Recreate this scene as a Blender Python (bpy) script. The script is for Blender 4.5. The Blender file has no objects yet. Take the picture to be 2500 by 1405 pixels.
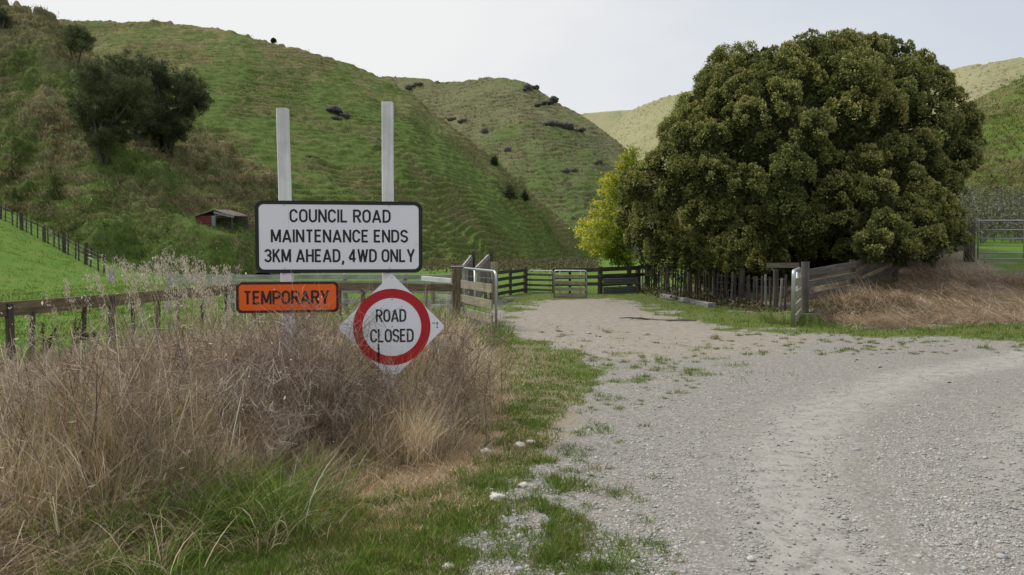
import bpy, math, random
import numpy as np
from mathutils import Vector, Matrix
from mathutils.bvhtree import BVHTree

R = math.radians
SC = bpy.context.scene
COL = SC.collection
rng = np.random.default_rng(7)
random.seed(7)

# ------------------------------------------------------------------ camera
EYE = 1.6
FPX = 2000.0                       # focal length in pixels of the 2500 px photo
PITCH = math.atan(87.5 / FPX)
cam = bpy.data.cameras.new('camera'); camo = bpy.data.objects.new('camera', cam)
COL.objects.link(camo)
cam.sensor_width = 36; cam.lens = 36 * FPX / 2500
cam.clip_start = 0.05; cam.clip_end = 6000
camo.location = (0, 0, EYE); camo.rotation_euler = (math.pi / 2 - PITCH, 0, 0)
SC.camera = camo

# ------------------------------------------------------------------ light
SUN_EL, SUN_AZ = 54.0, -72.0       # azimuth from +Y, negative = left
sd = Vector((math.sin(R(SUN_AZ)) * math.cos(R(SUN_EL)), math.cos(R(SUN_AZ)) * math.cos(R(SUN_EL)), math.sin(R(SUN_EL))))
sun = bpy.data.lights.new('sun', 'SUN'); sun.energy = 3.2; sun.angle = R(9); sun.color = (1, .95, .86)
suno = bpy.data.objects.new('sun', sun); COL.objects.link(suno)
suno.rotation_euler = sd.to_track_quat('Z', 'Y').to_euler(); suno.location = (-30, 20, 40)

W = bpy.data.worlds.new('World'); SC.world = W; W.use_nodes = True
SC.view_settings.view_transform = 'Standard'; SC.view_settings.look = 'None'
SC.view_settings.exposure = 0.0; SC.view_settings.gamma = 1

class NT:
    """tiny node-tree builder"""
    def __init__(s, nt): s.nt = nt; nt.nodes.clear()
    def n(s, t, ins=None, **kw):
        nd = s.nt.nodes.new(t)
        for k, v in kw.items(): setattr(nd, k, v)
        for k, v in (ins or {}).items():
            if isinstance(v, bpy.types.NodeSocket): s.nt.links.new(v, nd.inputs[k])
            else: nd.inputs[k].default_value = v
        return nd
    def math(s, op, a, b=0.0, clamp=False):
        return s.n('ShaderNodeMath', {0: a, 1: b}, operation=op, use_clamp=clamp).outputs[0]
    def mix(s, f, a, b, mode='MIX'):
        nd = s.n('ShaderNodeMix', data_type='RGBA', blend_type=mode)
        for k, v in ((0, f), (6, a), (7, b)):
            if isinstance(v, bpy.types.NodeSocket): s.nt.links.new(v, nd.inputs[k])
            else: nd.inputs[k].default_value = v if not isinstance(v, tuple) or len(v) == 4 else (*v, 1)
        return nd.outputs[2]
    def ramp(s, f, lo, hi):
        return s.n('ShaderNodeMapRange', {0: f, 1: lo, 2: hi}, interpolation_type='SMOOTHSTEP').outputs[0]
    def noise(s, vec, scale, detail=4, rough=.55, out=0):
        return s.n('ShaderNodeTexNoise', {'Vector': vec, 'Scale': scale, 'Detail': detail, 'Roughness': rough}).outputs[out]

w = NT(W.node_tree)
tc = w.n('ShaderNodeTexCoord').outputs['Generated']
sky = w.n('ShaderNodeTexSky', sky_type='NISHITA', sun_disc=False, sun_elevation=R(SUN_EL), sun_rotation=R(SUN_AZ))
bg1 = w.n('ShaderNodeBackground', {'Color': sky.outputs[0], 'Strength': 0.07})
GLARE = Vector((-.62, .72, .32)).normalized()
dt = w.n('ShaderNodeVectorMath', {0: tc, 1: GLARE}, operation='DOT_PRODUCT').outputs['Value']
tcs = w.n('ShaderNodeVectorMath', {0: tc, 1: (1, 1, 2.6)}, operation='MULTIPLY').outputs[0]
nz = w.noise(tcs, 1.9, 6, .55)
ff = w.ramp(w.math('ADD', dt, w.math('MULTIPLY', w.math('SUBTRACT', nz, .5), .75)), .36, .92)
cl = w.mix(ff, (.66, .71, .79), (.93, .93, .92))
z = w.n('ShaderNodeSeparateXYZ', {0: tc}).outputs[2]
up = w.ramp(z, .25, .8)                                   # thin bright cloud overhead
clu = w.mix(up, cl, (1.12, 1.11, 1.08))
bg2 = w.n('ShaderNodeBackground', {'Color': clu, 'Strength': 1.0})
ms = w.n('ShaderNodeMixShader', {0: .92, 1: bg1.outputs[0], 2: bg2.outputs[0]})
w.n('ShaderNodeOutputWorld', {0: ms.outputs[0]})

# ------------------------------------------------------------------ projection helpers (place real things where a sight line meets them)
_c, _s = math.cos(PITCH), math.sin(PITCH)
def ray(px, py):
    a = (px - 1250) / FPX; b = (702.5 - py) / FPX
    return Vector((a, _c + b * _s, -_s + b * _c))
def P(px, py, d):
    r = ray(px, py); return Vector((0, 0, EYE)) + r * (d / r.y)
def Parr(px, py, d):
    a = (np.asarray(px, float) - 1250) / FPX; b = (702.5 - np.asarray(py, float)) / FPX
    y = _c + b * _s; zz = -_s + b * _c
    return np.stack([a / y * d, d + 0 * a, EYE + zz / y * d], -1)
def G0(px, py):                       # on the flat z=0 plane
    r = ray(px, py); t = -EYE / r.z
    return (r.x * t, r.y * t)

# ------------------------------------------------------------------ noise
def _h(ix, iy, iz, seed):
    n = (ix.astype(np.int64) * 374761393 + iy.astype(np.int64) * 668265263 + iz.astype(np.int64) * 2147483647 + seed * 974711) & 0x7fffffff
    n = (n ^ (n >> 13)) * 1274126177 & 0x7fffffff
    n = (n ^ (n >> 16)) * 374761393 & 0x7fffffff
    return ((n ^ (n >> 11)) & 0xffff) / 65535.0
def vnoise(x, y, seed=0):
    x = np.asarray(x, float); y = np.asarray(y, float)
    ix = np.floor(x); iy = np.floor(y); fx = x - ix; fy = y - iy
    fx = fx**3 * (fx * (fx * 6 - 15) + 10); fy = fy**3 * (fy * (fy * 6 - 15) + 10)
    z0 = np.zeros_like(ix)
    a = _h(ix, iy, z0, seed); b = _h(ix + 1, iy, z0, seed); c = _h(ix, iy + 1, z0, seed); d = _h(ix + 1, iy + 1, z0, seed)
    return a + (b - a) * fx + (c - a) * fy + (a - b - c + d) * fx * fy
def fbm(x, y, seed=0, oct=4, g=.5):
    s = 0; a = 1; t = 0
    for o in range(oct):
        s = s + a * vnoise(x * 2**o + 17.3 * o, y * 2**o - 9.1 * o, seed + o * 31); t += a; a *= g
    return s / t
def sstep(x, a, b):
    t = np.clip((x - a) / (b - a), 0, 1); return t * t * (3 - 2 * t)

# ------------------------------------------------------------------ mesh helpers
def link_mesh(name, V, F, mat, parent=None, smooth=False, cols=None, uv=None, extra=None):
    me = bpy.data.meshes.new(name)
    V = np.asarray(V, np.float32)
    if isinstance(F, np.ndarray):
        k = F.shape[1]; nf = len(F)
        me.vertices.add(len(V)); me.vertices.foreach_set('co', V.ravel())
        me.loops.add(nf * k); me.loops.foreach_set('vertex_index', F.astype(np.int32).ravel())
        me.polygons.add(nf)
        me.polygons.foreach_set('loop_start', np.arange(0, nf * k, k, dtype=np.int32))
        me.polygons.foreach_set('loop_total', np.full(nf, k, np.int32))
        me.update(calc_edges=True)
    else:
        me.from_pydata([tuple(map(float, v)) for v in V], [], F); me.update()
    if cols is not None:
        at = me.attributes.new('Col', 'FLOAT_COLOR', 'POINT')
        c4 = np.ones((len(V), 4), np.float32); c4[:, :3] = cols; at.data.foreach_set('color', c4.ravel())
    if uv is not None:
        at = me.attributes.new('wv', 'FLOAT_VECTOR', 'POINT'); at.data.foreach_set('vector', np.asarray(uv, np.float32).ravel())
    for k, v in (extra or {}).items():
        at = me.attributes.new(k, 'FLOAT', 'POINT'); at.data.foreach_set('value', np.asarray(v, np.float32).ravel())
    if smooth: me.polygons.foreach_set('use_smooth', np.ones(len(me.polygons), bool))
    if mat is not None: me.materials.append(mat)
    o = bpy.data.objects.new(name, me); COL.objects.link(o)
    if parent is not None:
        o.parent = parent
        o.matrix_parent_inverse = Matrix.Translation(-parent.location) if parent.rotation_euler.x == 0 and parent.rotation_euler.z == 0 else parent.matrix_basis.inverted()
    return o

def tag(o, label=None, cat=None, group=None, kind=None):
    for k, v in (('label', label), ('category', cat), ('group', group), ('kind', kind)):
        if v: o[k] = v
    return o
def thing(name, label, cat, loc, group=None):
    o = bpy.data.objects.new(name, None); o.empty_display_size = .2; COL.objects.link(o)
    o.location = loc
    return tag(o, label, cat, group)

class MB:
    """collects boxes, beams and tubes; build() links them as ONE mesh"""
    def __init__(s): s.V = []; s.F = []; s.U = []
    def add(s, V, F, U=None):
        b = len(s.V)
        r = random.uniform(0, 50)
        for i, v in enumerate(V):
            s.V.append(tuple(v)); u = U[i] if U else tuple(v)
            s.U.append((u[0] + r, u[1] + r * .37, u[2]))
        s.F += [tuple(b + i for i in f) for f in F]
    def beam(s, p0, p1, wd, ht, up=(0, 0, 1), segs=1, wob=0, taper=1.0):
        p0 = Vector(p0); p1 = Vector(p1); d = (p1 - p0); L = d.length; d = d.normalized()
        upv = Vector(up)
        if abs(d.dot(upv)) > .95: upv = Vector((0, 1, 0)) if abs(d.z) > .9 else Vector((0, 0, 1))
        x = d.cross(upv).normalized(); y = x.cross(d).normalized()
        b = min(wd, ht) * .09
        hw, hh = wd / 2, ht / 2
        prof = [(-hw + b, -hh), (hw - b, -hh), (hw, -hh + b), (hw, hh - b), (hw - b, hh), (-hw + b, hh), (-hw, hh - b), (-hw, -hh + b)]
        V = []; U = []
        for i in range(segs + 1):
            t = i / segs; c = p0.lerp(p1, t)
            if wob and 0 < i < segs: c = c + x * random.uniform(-wob, wob) + y * random.uniform(-wob, wob)
            k = 1 + (taper - 1) * t
            for (a, e) in prof:
                V.append(c + x * a * k + y * e * k); U.append((t * L, a, e))
        F = []
        for i in range(segs):
            for j in range(8):
                F.append((i * 8 + j, i * 8 + (j + 1) % 8, i * 8 + 8 + (j + 1) % 8, i * 8 + 8 + j))
        F.append(tuple(range(7, -1, -1))); F.append(tuple(range(segs * 8, segs * 8 + 8)))
        s.add(V, F, U); return s
    def tube(s, pts, r, n=8, r1=None, caps=True):
        pts = [Vector(p) for p in pts]; m = len(pts); V = []; U = []; F = []; L = 0
        rs = r if isinstance(r, (list, tuple)) else [r + ((r1 if r1 is not None else r) - r) * i / max(1, m - 1) for i in range(m)]
        nx = None
        for i, p in enumerate(pts):
            t = (pts[min(i + 1, m - 1)] - pts[max(i - 1, 0)])
            if t.length < 1e-9: t = Vector((0, 0, 1))
            t.normalize()
            if nx is None:
                nx = t.cross(Vector((0, 0, 1)))
                if nx.length < .1: nx = t.cross(Vector((0, 1, 0)))
            nx = (nx - t * nx.dot(t)).normalized(); ny = t.cross(nx)
            if i: L += (p - pts[i - 1]).length
            for j in range(n):
                a = 2 * math.pi * j / n
                V.append(p + (nx * math.cos(a) + ny * math.sin(a)) * rs[i]); U.append((L, math.cos(a) * rs[i], math.sin(a) * rs[i]))
        for i in range(m - 1):
            for j in range(n):
                F.append((i * n + j, i * n + (j + 1) % n, i * n + n + (j + 1) % n, i * n + n + j))
        if caps: F.append(tuple(range(n - 1, -1, -1))); F.append(tuple(range((m - 1) * n, m * n)))
        s.add(V, F, U); return s
    def build(s, name, mat, parent=None, smooth=False):
        return link_mesh(name, s.V, s.F, mat, parent, smooth, uv=s.U)

def bend(pts, r, n=5):
    """round the corners of a polyline"""
    pts = [Vector(p) for p in pts]; out = [pts[0]]
    for a, b, c in zip(pts, pts[1:], pts[2:]):
        p = b + (a - b).normalized() * r; q = b + (c - b).normalized() * r
        for i in range(n + 1):
            t = i / n; out.append(p * (1 - t)**2 + b * 2 * t * (1 - t) + q * t * t)
    return out + [pts[-1]]

class Strips:
    """many thin curved blades, twigs or leaves gathered into one quad mesh"""
    def __init__(s): s.V = []; s.F = []; s.C = []; s.n = 0
    def push(s, V, F, C):
        s.V.append(V.reshape(-1, 3)); s.F.append(F + s.n); s.C.append(C.reshape(-1, 3)); s.n += V.size // 3
    def blades(s, base, H, Wd, az, lean, curl, col, segs=3, tipcol=None, gz=None, blunt=.12):
        N = len(base)
        if N == 0: return
        H = np.broadcast_to(H, N); Wd = np.broadcast_to(Wd, N); az = np.broadcast_to(az, N); lean = np.broadcast_to(lean, N); curl = np.broadcast_to(curl, N)
        col = np.broadcast_to(col, (N, 3))
        fa = rng.uniform(0, 2 * np.pi, N)
        side = np.stack([np.cos(fa), np.sin(fa), np.zeros(N)], -1)
        p = np.array(base, float); V = np.zeros((N, segs + 1, 2, 3)); C = np.zeros((N, segs + 1, 2, 3))
        for i in range(segs + 1):
            t = i / segs
            wd = Wd * (1 - (1 - blunt) * t**1.6) * .5
            V[:, i, 0] = p - side * wd[:, None]; V[:, i, 1] = p + side * wd[:, None]
            c = col if tipcol is None else col + (tipcol - col) * t
            C[:, i, :] = c[:, None, :]
            th = lean + curl * (t + .5 / segs)
            p = p + (H / segs)[:, None] * np.stack([np.sin(th) * np.cos(az), np.sin(th) * np.sin(az), np.cos(th)], -1)
        b = np.arange(N)[:, None] * (2 * (segs + 1)) + np.arange(segs)[None] * 2
        F = np.stack([b, b + 1, b + 3, b + 2], -1).reshape(-1, 4)
        s.push(V, F, C); s.tips = p
    def segs3(s, p0, p1, w0, w1, col):
        """straight twigs from p0 to p1"""
        N = len(p0); d = p1 - p0; q = rng.normal(size=(N, 3)); sd_ = np.cross(d, q); sd_ /= np.linalg.norm(sd_, axis=1)[:, None] + 1e-9
        w0 = np.broadcast_to(w0, N)[:, None] * .5; w1 = np.broadcast_to(w1, N)[:, None] * .5
        V = np.stack([p0 - sd_ * w0, p0 + sd_ * w0, p1 + sd_ * w1, p1 - sd_ * w1], 1)
        F = np.arange(N * 4).reshape(N, 4)
        s.push(V, F, np.repeat(np.broadcast_to(col, (N, 3))[:, None], 4, 1))
    def leaves(s, c, axis, size, aspect, col, fold=.25):
        """pointed leaf quads (base, side, tip, side)"""
        N = len(c); axis = axis / (np.linalg.norm(axis, axis=1)[:, None] + 1e-9)
        q = rng.normal(size=(N, 3)); sd_ = np.cross(axis, q); sd_ /= np.linalg.norm(sd_, axis=1)[:, None] + 1e-9
        nr = np.cross(sd_, axis); size = np.broadcast_to(size, N)[:, None]
        m = c + axis * size * .5 + nr * size * fold * .3
        V = np.stack([c, m + sd_ * size * aspect * .5, c + axis * size, m - sd_ * size * aspect * .5], 1)
        s.push(V, np.arange(N * 4).reshape(N, 4), np.repeat(np.broadcast_to(col, (N, 3))[:, None], 4, 1))
    def build(s, name, mat, parent=None):
        return link_mesh(name, np.concatenate(s.V), np.concatenate(s.F), mat, parent, cols=np.clip(np.concatenate(s.C), 0.002, 1))

def jit(col, n, amt=.25, hue=.08):
    c = np.tile(np.asarray(col, float), (n, 1)) * (1 + rng.normal(0, amt, (n, 1))) * (1 + rng.normal(0, hue, (n, 3)))
    return np.clip(c, .004, .9)

# ------------------------------------------------------------------ materials
def newmat(name):
    m = bpy.data.materials.new(name); m.use_nodes = True
    return m, NT(m.node_tree)
def finish(t, col, rough=.85, bump=None, bstr=.3, bdist=.02, metal=0.0, spec=.3):
    ins = {'Base Color': col if isinstance(col, bpy.types.NodeSocket) else (*col, 1), 'Roughness': rough, 'Metallic': metal, 'Specular IOR Level': spec}
    if bump is not None:
        ins['Normal'] = t.n('ShaderNodeBump', {'Height': bump, 'Strength': bstr, 'Distance': bdist}).outputs[0]
    b = t.n('ShaderNodeBsdfPrincipled', ins)
    t.n('ShaderNodeOutputMaterial', {0: b.outputs[0]})
def mat_attr(name, rough=.8, transl=0.0, spec=.2, tint=(1, 1, 1)):
    m, t = newmat(name)
    c = t.n('ShaderNodeAttribute', attribute_name='Col').outputs['Color']
    b = t.n('ShaderNodeBsdfPrincipled', {'Base Color': c, 'Roughness': rough, 'Specular IOR Level': spec}).outputs[0]
    if transl:
        tr = t.n('ShaderNodeBsdfTranslucent', {0: c}).outputs[0]
        b = t.n('ShaderNodeMixShader', {0: transl, 1: b, 2: tr}).outputs[0]
    t.n('ShaderNodeOutputMaterial', {0: b}); return m
def mat_wood(name, dark, light, moss=None, mossamt=.5, rough=.9, flake=None):
    m, t = newmat(name)
    wv = t.n('ShaderNodeAttribute', attribute_name='wv').outputs['Vector']
    st = t.n('ShaderNodeVectorMath', {0: wv, 1: (1.2, 26, 26)}, operation='MULTIPLY').outputs[0]
    g = t.noise(st, 1.6, 5, .65)
    g2 = t.noise(wv, 2.3, 4, .6)
    c = t.mix(t.ramp(g, .3, .72), dark, light)
    c = t.mix(t.math('MULTIPLY', t.ramp(g2, .4, .7), .5), c, tuple(v * .55 for v in dark))
    if moss:
        c = t.mix(t.math('MULTIPLY', t.ramp(t.noise(wv, 5.5, 5, .7), .58 - .25 * mossamt, .75), .85), c, moss)
    if flake:
        c = t.mix(t.ramp(t.noise(st, .9, 6, .75), .60, .68), c, flake)
    finish(t, c, rough, g, .5, .006); return m
def mat_flat(name, col, var=.12, scale=6, rough=.6, metal=0.0, spec=.3, dirt=None, dscale=3, dlo=.55, dhi=.75):
    m, t = newmat(name)
    o = t.n('ShaderNodeTexCoord').outputs['Object']
    n = t.noise(o, scale, 5, .6)
    c = t.mix(n, tuple(v * (1 - var) for v in col), tuple(min(1, v * (1 + var)) for v in col))
    if dirt: c = t.mix(t.math('MULTIPLY', t.ramp(t.noise(o, dscale, 6, .7), dlo, dhi), .7), c, dirt)
    finish(t, c, rough, n, .08, .01, metal, spec); return m

M = {}
M['white_paint'] = mat_wood('white painted timber', (.62, .63, .64), (.72, .73, .74), flake=(.40, .40, .37), rough=.6)
M['grey_wood'] = mat_wood('weathered grey timber', (.13, .125, .12), (.30, .29, .275), moss=(.16, .17, .12), mossamt=.2)
M['shade_wood'] = mat_wood('grey timber darkened for shade', (.06, .056, .05), (.155, .145, .13), moss=(.11, .115, .07), mossamt=.3)  # bank fence timber with the tree's shade put into its colour
M['pale_wood'] = mat_wood('silver grey timber', (.24, .24, .24), (.42, .42, .41), moss=(.2, .2, .15), mossamt=.1)
M['dark_wood'] = mat_wood('dark timber', (.035, .03, .025), (.11, .10, .085), moss=(.10, .105, .06), mossamt=.35)
M['brown_wood'] = mat_wood('mossy brown timber', (.07, .055, .036), (.21, .17, .11), moss=(.10, .11, .04), mossamt=.45)
M['lichen_wood'] = mat_wood('lichened timber', (.16, .14, .11), (.33, .30, .25), moss=(.26, .26, .12), mossamt=.7)
M['galv'] = mat_flat('galvanised steel', (.42, .44, .46), .15, 9, .42, .75, .5)
M['galv_dull'] = mat_flat('dull galvanised steel', (.30, .31, .32), .2, 9, .5, .6, .5)
M['wire'] = mat_flat('fence wire', (.22, .22, .22), .1, 20, .5, .6)
M['iron_sheet'] = mat_flat('corrugated iron', (.26, .28, .30), .2, 4, .5, .5, .5, dirt=(.12, .09, .07))
M['rusty_iron'] = mat_flat('rusty roofing iron', (.15, .135, .125), .35, 2.5, .7, .2, .3, dirt=(.10, .05, .035), dscale=2, dlo=.45, dhi=.6)
M['red_iron'] = mat_flat('red painted iron', (.17, .035, .035), .25, 3, .6, .1, .3, dirt=(.09, .06, .05))
M['sign_white'] = mat_flat('retroreflective white sheeting', (.72, .73, .79), .03, 3, .38, 0, .5, dirt=(.48, .47, .46), dscale=7, dlo=.6, dhi=.8)
M['sign_black'] = mat_flat('black sign ink', (.008, .008, .009), .1, 20, .45, 0, .4)
M['sign_ink_worn'] = mat_flat('worn black ink', (.014, .014, .015), .1, 20, .5, 0, .4, dirt=(.45, .45, .45), dscale=26, dlo=.57, dhi=.66)
M['sign_ink_scuffed'] = mat_flat('scuffed purple black ink', (.022, .010, .013), .2, 18, .5, 0, .4, dirt=(.35, .09, .02), dscale=30, dlo=.58, dhi=.7)
M['sign_red'] = mat_flat('red sheeting', (.40, .004, .012), .08, 5, .38, 0, .45)
M['sign_orange'] = mat_flat('fluorescent orange sheeting', (.80, .115, .006), .06, 6, .42, 0, .4, dirt=(.5, .10, .02), dscale=9)
M['alu'] = mat_flat('aluminium sheet edge', (.45, .45, .46), .05, 9, .45, .7)
M['rock'] = mat_flat('dark lichened rock', (.070, .066, .062), .6, 3.2, .95, dirt=(.13, .13, .10), dscale=1.8)
M['wool'] = mat_attr('white wool', .95)
M['stone'] = mat_flat('river stone', (.30, .30, .30), .3, 20, .85)
M['dung'] = mat_flat('dark dried dung', (.025, .022, .018), .3, 30, .95)
M['bark'] = mat_wood('bark', (.05, .042, .035), (.13, .115, .10), moss=(.12, .12, .08), mossamt=.3)
M['leaf'] = mat_attr('foliage', .75, .22, .15)
M['leafy'] = mat_attr('autumn leaves', .7, .5, .15)
M['grass'] = mat_attr('grass blades', .8, .30, .06)
M['straw'] = mat_attr('dead stems and grass', .95, .3, .03)
M['pebble'] = mat_attr('loose stones', .9)
# ================================================================== TERRAIN
def fence_x(y):
    y = np.asarray(y, float); return np.where(y < 33.7, 5.1 + (33.7 - y) * .145, 5.1 + (y - 33.7) * .22)
def gz(x, y):
    x = np.asarray(x, float); y = np.asarray(y, float)
    z = (fbm(x * .35, y * .35, 3, 3) - .5) * .10 * sstep(np.hypot(x, y), 3, 14)
    z = z + (fbm(x * 6, y * 6, 5, 3) - .5) * .03 * ((y > 0) & (y < 26))
    left = -x - 20.5
    z = z + .285 * np.where(left > -8, np.log1p(np.exp(np.clip(left * 1.1, -40, 40))) / 1.1, 0)
    wd = 3.8 + .45 * np.clip(y - 24, 0, 60); bm = sstep((x - fence_x(y) - .4) / wd, 0, 1) * (1 - sstep(y, 90, 160))
    z = z + bm * (1.28 * sstep(y, 18.2, 26.5) + .15 * np.clip(y - 26, 0, 60))
    # low hump of matted straw at the foot of the bank
    z = z + .42 * np.exp(-(((x - 8.9) / 1.9)**2 + ((y - 19.8) / .9)**2))
    return z
def gzf(x, y): return float(gz(np.array([x]), np.array([y]))[0])
def Gd(px, py):
    """where a sight line meets the real ground"""
    r = ray(px, py); t = .5; prev = t
    while t < 400:
        p = Vector((0, 0, EYE)) + r * t
        if p.z < gzf(p.x, p.y):
            a, b = prev, t
            for _ in range(18):
                m = (a + b) / 2; p = Vector((0, 0, EYE)) + r * m
                if p.z < gzf(p.x, p.y): b = m
                else: a = m
            return p
        prev = t; t += max(.15, t * .02)
    return P(px, py, 100)
def on(x, y, dz=0): return Vector((x, y, gzf(x, y) + dz))

# ---- zone masks on the ground (world polygons)
def poly_sd(x, y, poly):
    """signed distance, positive inside"""
    poly = np.asarray(poly, float); d = np.full(np.shape(x), 1e9); ins = np.zeros(np.shape(x), bool)
    for (ax, ay), (bx, by) in zip(poly, np.roll(poly, -1, 0)):
        ex, ey = bx - ax, by - ay
        t = np.clip(((x - ax) * ex + (y - ay) * ey) / (ex * ex + ey * ey + 1e-12), 0, 1)
        d = np.minimum(d, np.hypot(x - ax - t * ex, y - ay - t * ey))
        c = ((ay > y) != (by > y)) & (x < (bx - ax) * (y - ay) / (by - ay + 1e-12) + ax)
        ins ^= c
    return np.where(ins, d, -d)
def gpoly(pts): return [G0(*p) for p in pts]

THICKET = [(-9, 2.0), (-3.2, 2.0), (-2.3, 3.9), (-1.62, 4.55), (-1.40, 5.05), (-1.25, 5.7), (-.92, 6.3), (-.50, 7.0), (-.26, 7.9), (-.16, 9.2), (-.28, 11), (-.35, 13),
           (-.45, 15), (-.55, 17), (-1.2, 18.2), (-2.6, 16.4), (-4.2, 13.6), (-5.2, 10.6), (-5.9, 9.2), (-9, 8.6)]
VERGE = gpoly([(-900, 1700), (-500, 1400), (300, 1330), (620, 1340), (760, 1262), (880, 1225), (1060, 1185), (1170, 1125), (1225, 1050), (1225, 985), (1195, 900), (1165, 850), (1190, 800),
               (1300, 828), (1420, 868), (1470, 905), (1440, 965), (1395, 1010), (1350, 1070), (1320, 1130), (1260, 1200), (1215, 1270), (1150, 1330), (1170, 1480), (1170, 1700)])
SCATTER = gpoly([(1150, 1480), (1180, 1250), (1300, 1050), (1420, 960), (1400, 860), (1300, 790), (1500, 800), (1750, 850), (1900, 880), (1900, 930), (1700, 960), (1500, 1020),
                 (1420, 1120), (1520, 1250), (1600, 1480)])
LAWN = gpoly([(1195, 790), (1215, 745), (1215, 700), (1300, 690), (1560, 695), (1700, 735), (1900, 770), (2000, 778), (2200, 792), (2500, 775), (2900, 775), (2900, 850), (2500, 832),
              (2300, 835), (2100, 826), (1960, 812), (1780, 806), (1660, 780), (1580, 752), (1480, 728), (1380, 735), (1290, 740), (1250, 780)])
STRAWBANK = [tuple(Gd(*p)[:2]) for p in [(1985, 785), (2100, 800), (2210, 808), (2330, 796), (2560, 786), (2900, 786), (2900, 684), (2520, 678), (2390, 668), (2270, 650), (2150, 668), (2060, 700), (1990, 745)]]
YARD = gpoly([(1215, 825), (1260, 745), (1330, 728), (1480, 726), (1600, 755), (1680, 785), (1800, 806), (1960, 822), (1960, 860), (1600, 880), (1420, 870), (1300, 832)])
FARGREEN = [(-400, 17), (-4.6, 15.5), (-1.3, 19.3), (-.4, 21), (-.5, 26), (.5, 31.5), (5.2, 34.2), (7.0, 21.2), (7.4, 19.6), (9, 22.5), (13, 23.8), (60, 24), (400, 24), (400, 900), (-400, 900)]
PADDOCK = [(-400, -30), (-9, -30), (-9, 3), (-7.5, 8.4), (-5.6, 9.2), (-4.85, 14.9), (-1.3, 19.3), (-.4, 23), (-30, 60), (-400, 60)]
TR1 = [G0(*p) for p in [(2040, 1500), (2010, 1405), (1935, 1260), (1905, 1130), (1985, 1010), (2200, 925), (2520, 868), (2900, 840)]]
TR2 = [G0(*p) for p in [(2900, 1500), (2620, 1330), (2500, 1180), (2490, 1070), (2600, 980), (2900, 910)]]
def line_d(x, y, pts):
    d = np.full(np.shape(x), 1e9)
    for (ax, ay), (bx, by) in zip(pts, pts[1:]):
        ex, ey = bx - ax, by - ay
        t = np.clip(((x - ax) * ex + (y - ay) * ey) / (ex * ex + ey * ey), 0, 1)
        d = np.minimum(d, np.hypot(x - ax - t * ex, y - ay - t * ey))
    return d
def zones(x, y):
    x = np.asarray(x, float); y = np.asarray(y, float)
    n1 = (fbm(x * 1.6, y * 1.6, 11, 4) - .5); n2 = fbm(x * 4.5, y * 4.5, 12, 3) - .5; n3 = fbm(x * 3.1, y * 3.1, 41, 2)
    th = sstep(poly_sd(x, y, THICKET) + n1 * .5, -.10, .20)
    # short dead grass skirting the thicket
    skirt = sstep(poly_sd(x, y, THICKET) + n1 * .5 + n2 * .4, -1.3, -.7) * (y < 14)
    vg = sstep(poly_sd(x, y, VERGE) + n1 * .5 + n2 * .35, -.10, .12)
    sc = sstep(poly_sd(x, y, SCATTER) + n1 * .8, -.1, .5) * sstep(n3 + n2 * .35, .60, .72)
    lw = sstep(poly_sd(x, y, LAWN) + n1 * 2.2 + n2 * .8, -.2, .5)
    sb = sstep(poly_sd(x, y, STRAWBANK) + n1 * 1.6, -.1, .5)
    fg = np.maximum(sstep(poly_sd(x, y, FARGREEN) + n1 * .8, -.2, .3), sstep(poly_sd(x, y, PADDOCK) + n1 * .3, -.1, .2))
    yd = sstep(poly_sd(x, y, YARD) + n1 * 1.5, -.6, .6)
    tr = np.maximum(1 - sstep(line_d(x, y, TR1) + n2 * .25, .14, .58), .7 * (1 - sstep(line_d(x, y, TR2) + n2 * .25, .15, .5)))
    lit = (1 - sstep(np.hypot((x - 9.4) / 1.15, y - 27.6) + n1 * 1.5, 4.6, 6.0)) * sstep(x - fence_x(y), -.5, .3)      # bare litter under the tree
    sb = sb * (1 - .9 * sstep(n1 + .8 * n2, .10, .26) * sstep(x, 10, 13))                                            # green patches in the straw
    green = np.clip(np.maximum.reduce([vg * (1 - th), sc * .55, lw, fg * (1 - lit)]), 0, 1) * (1 - sb * .95)
    dry = np.clip(np.maximum.reduce([th, skirt * (1 - vg * .35), sb, lit * .85]), 0, 1)
    return dict(green=green, dry=dry, yard=yd, track=tr * (1 - green), thicket=th, bank=sb, verge=vg, scat=sc, lawn=lw, far=fg)

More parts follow.
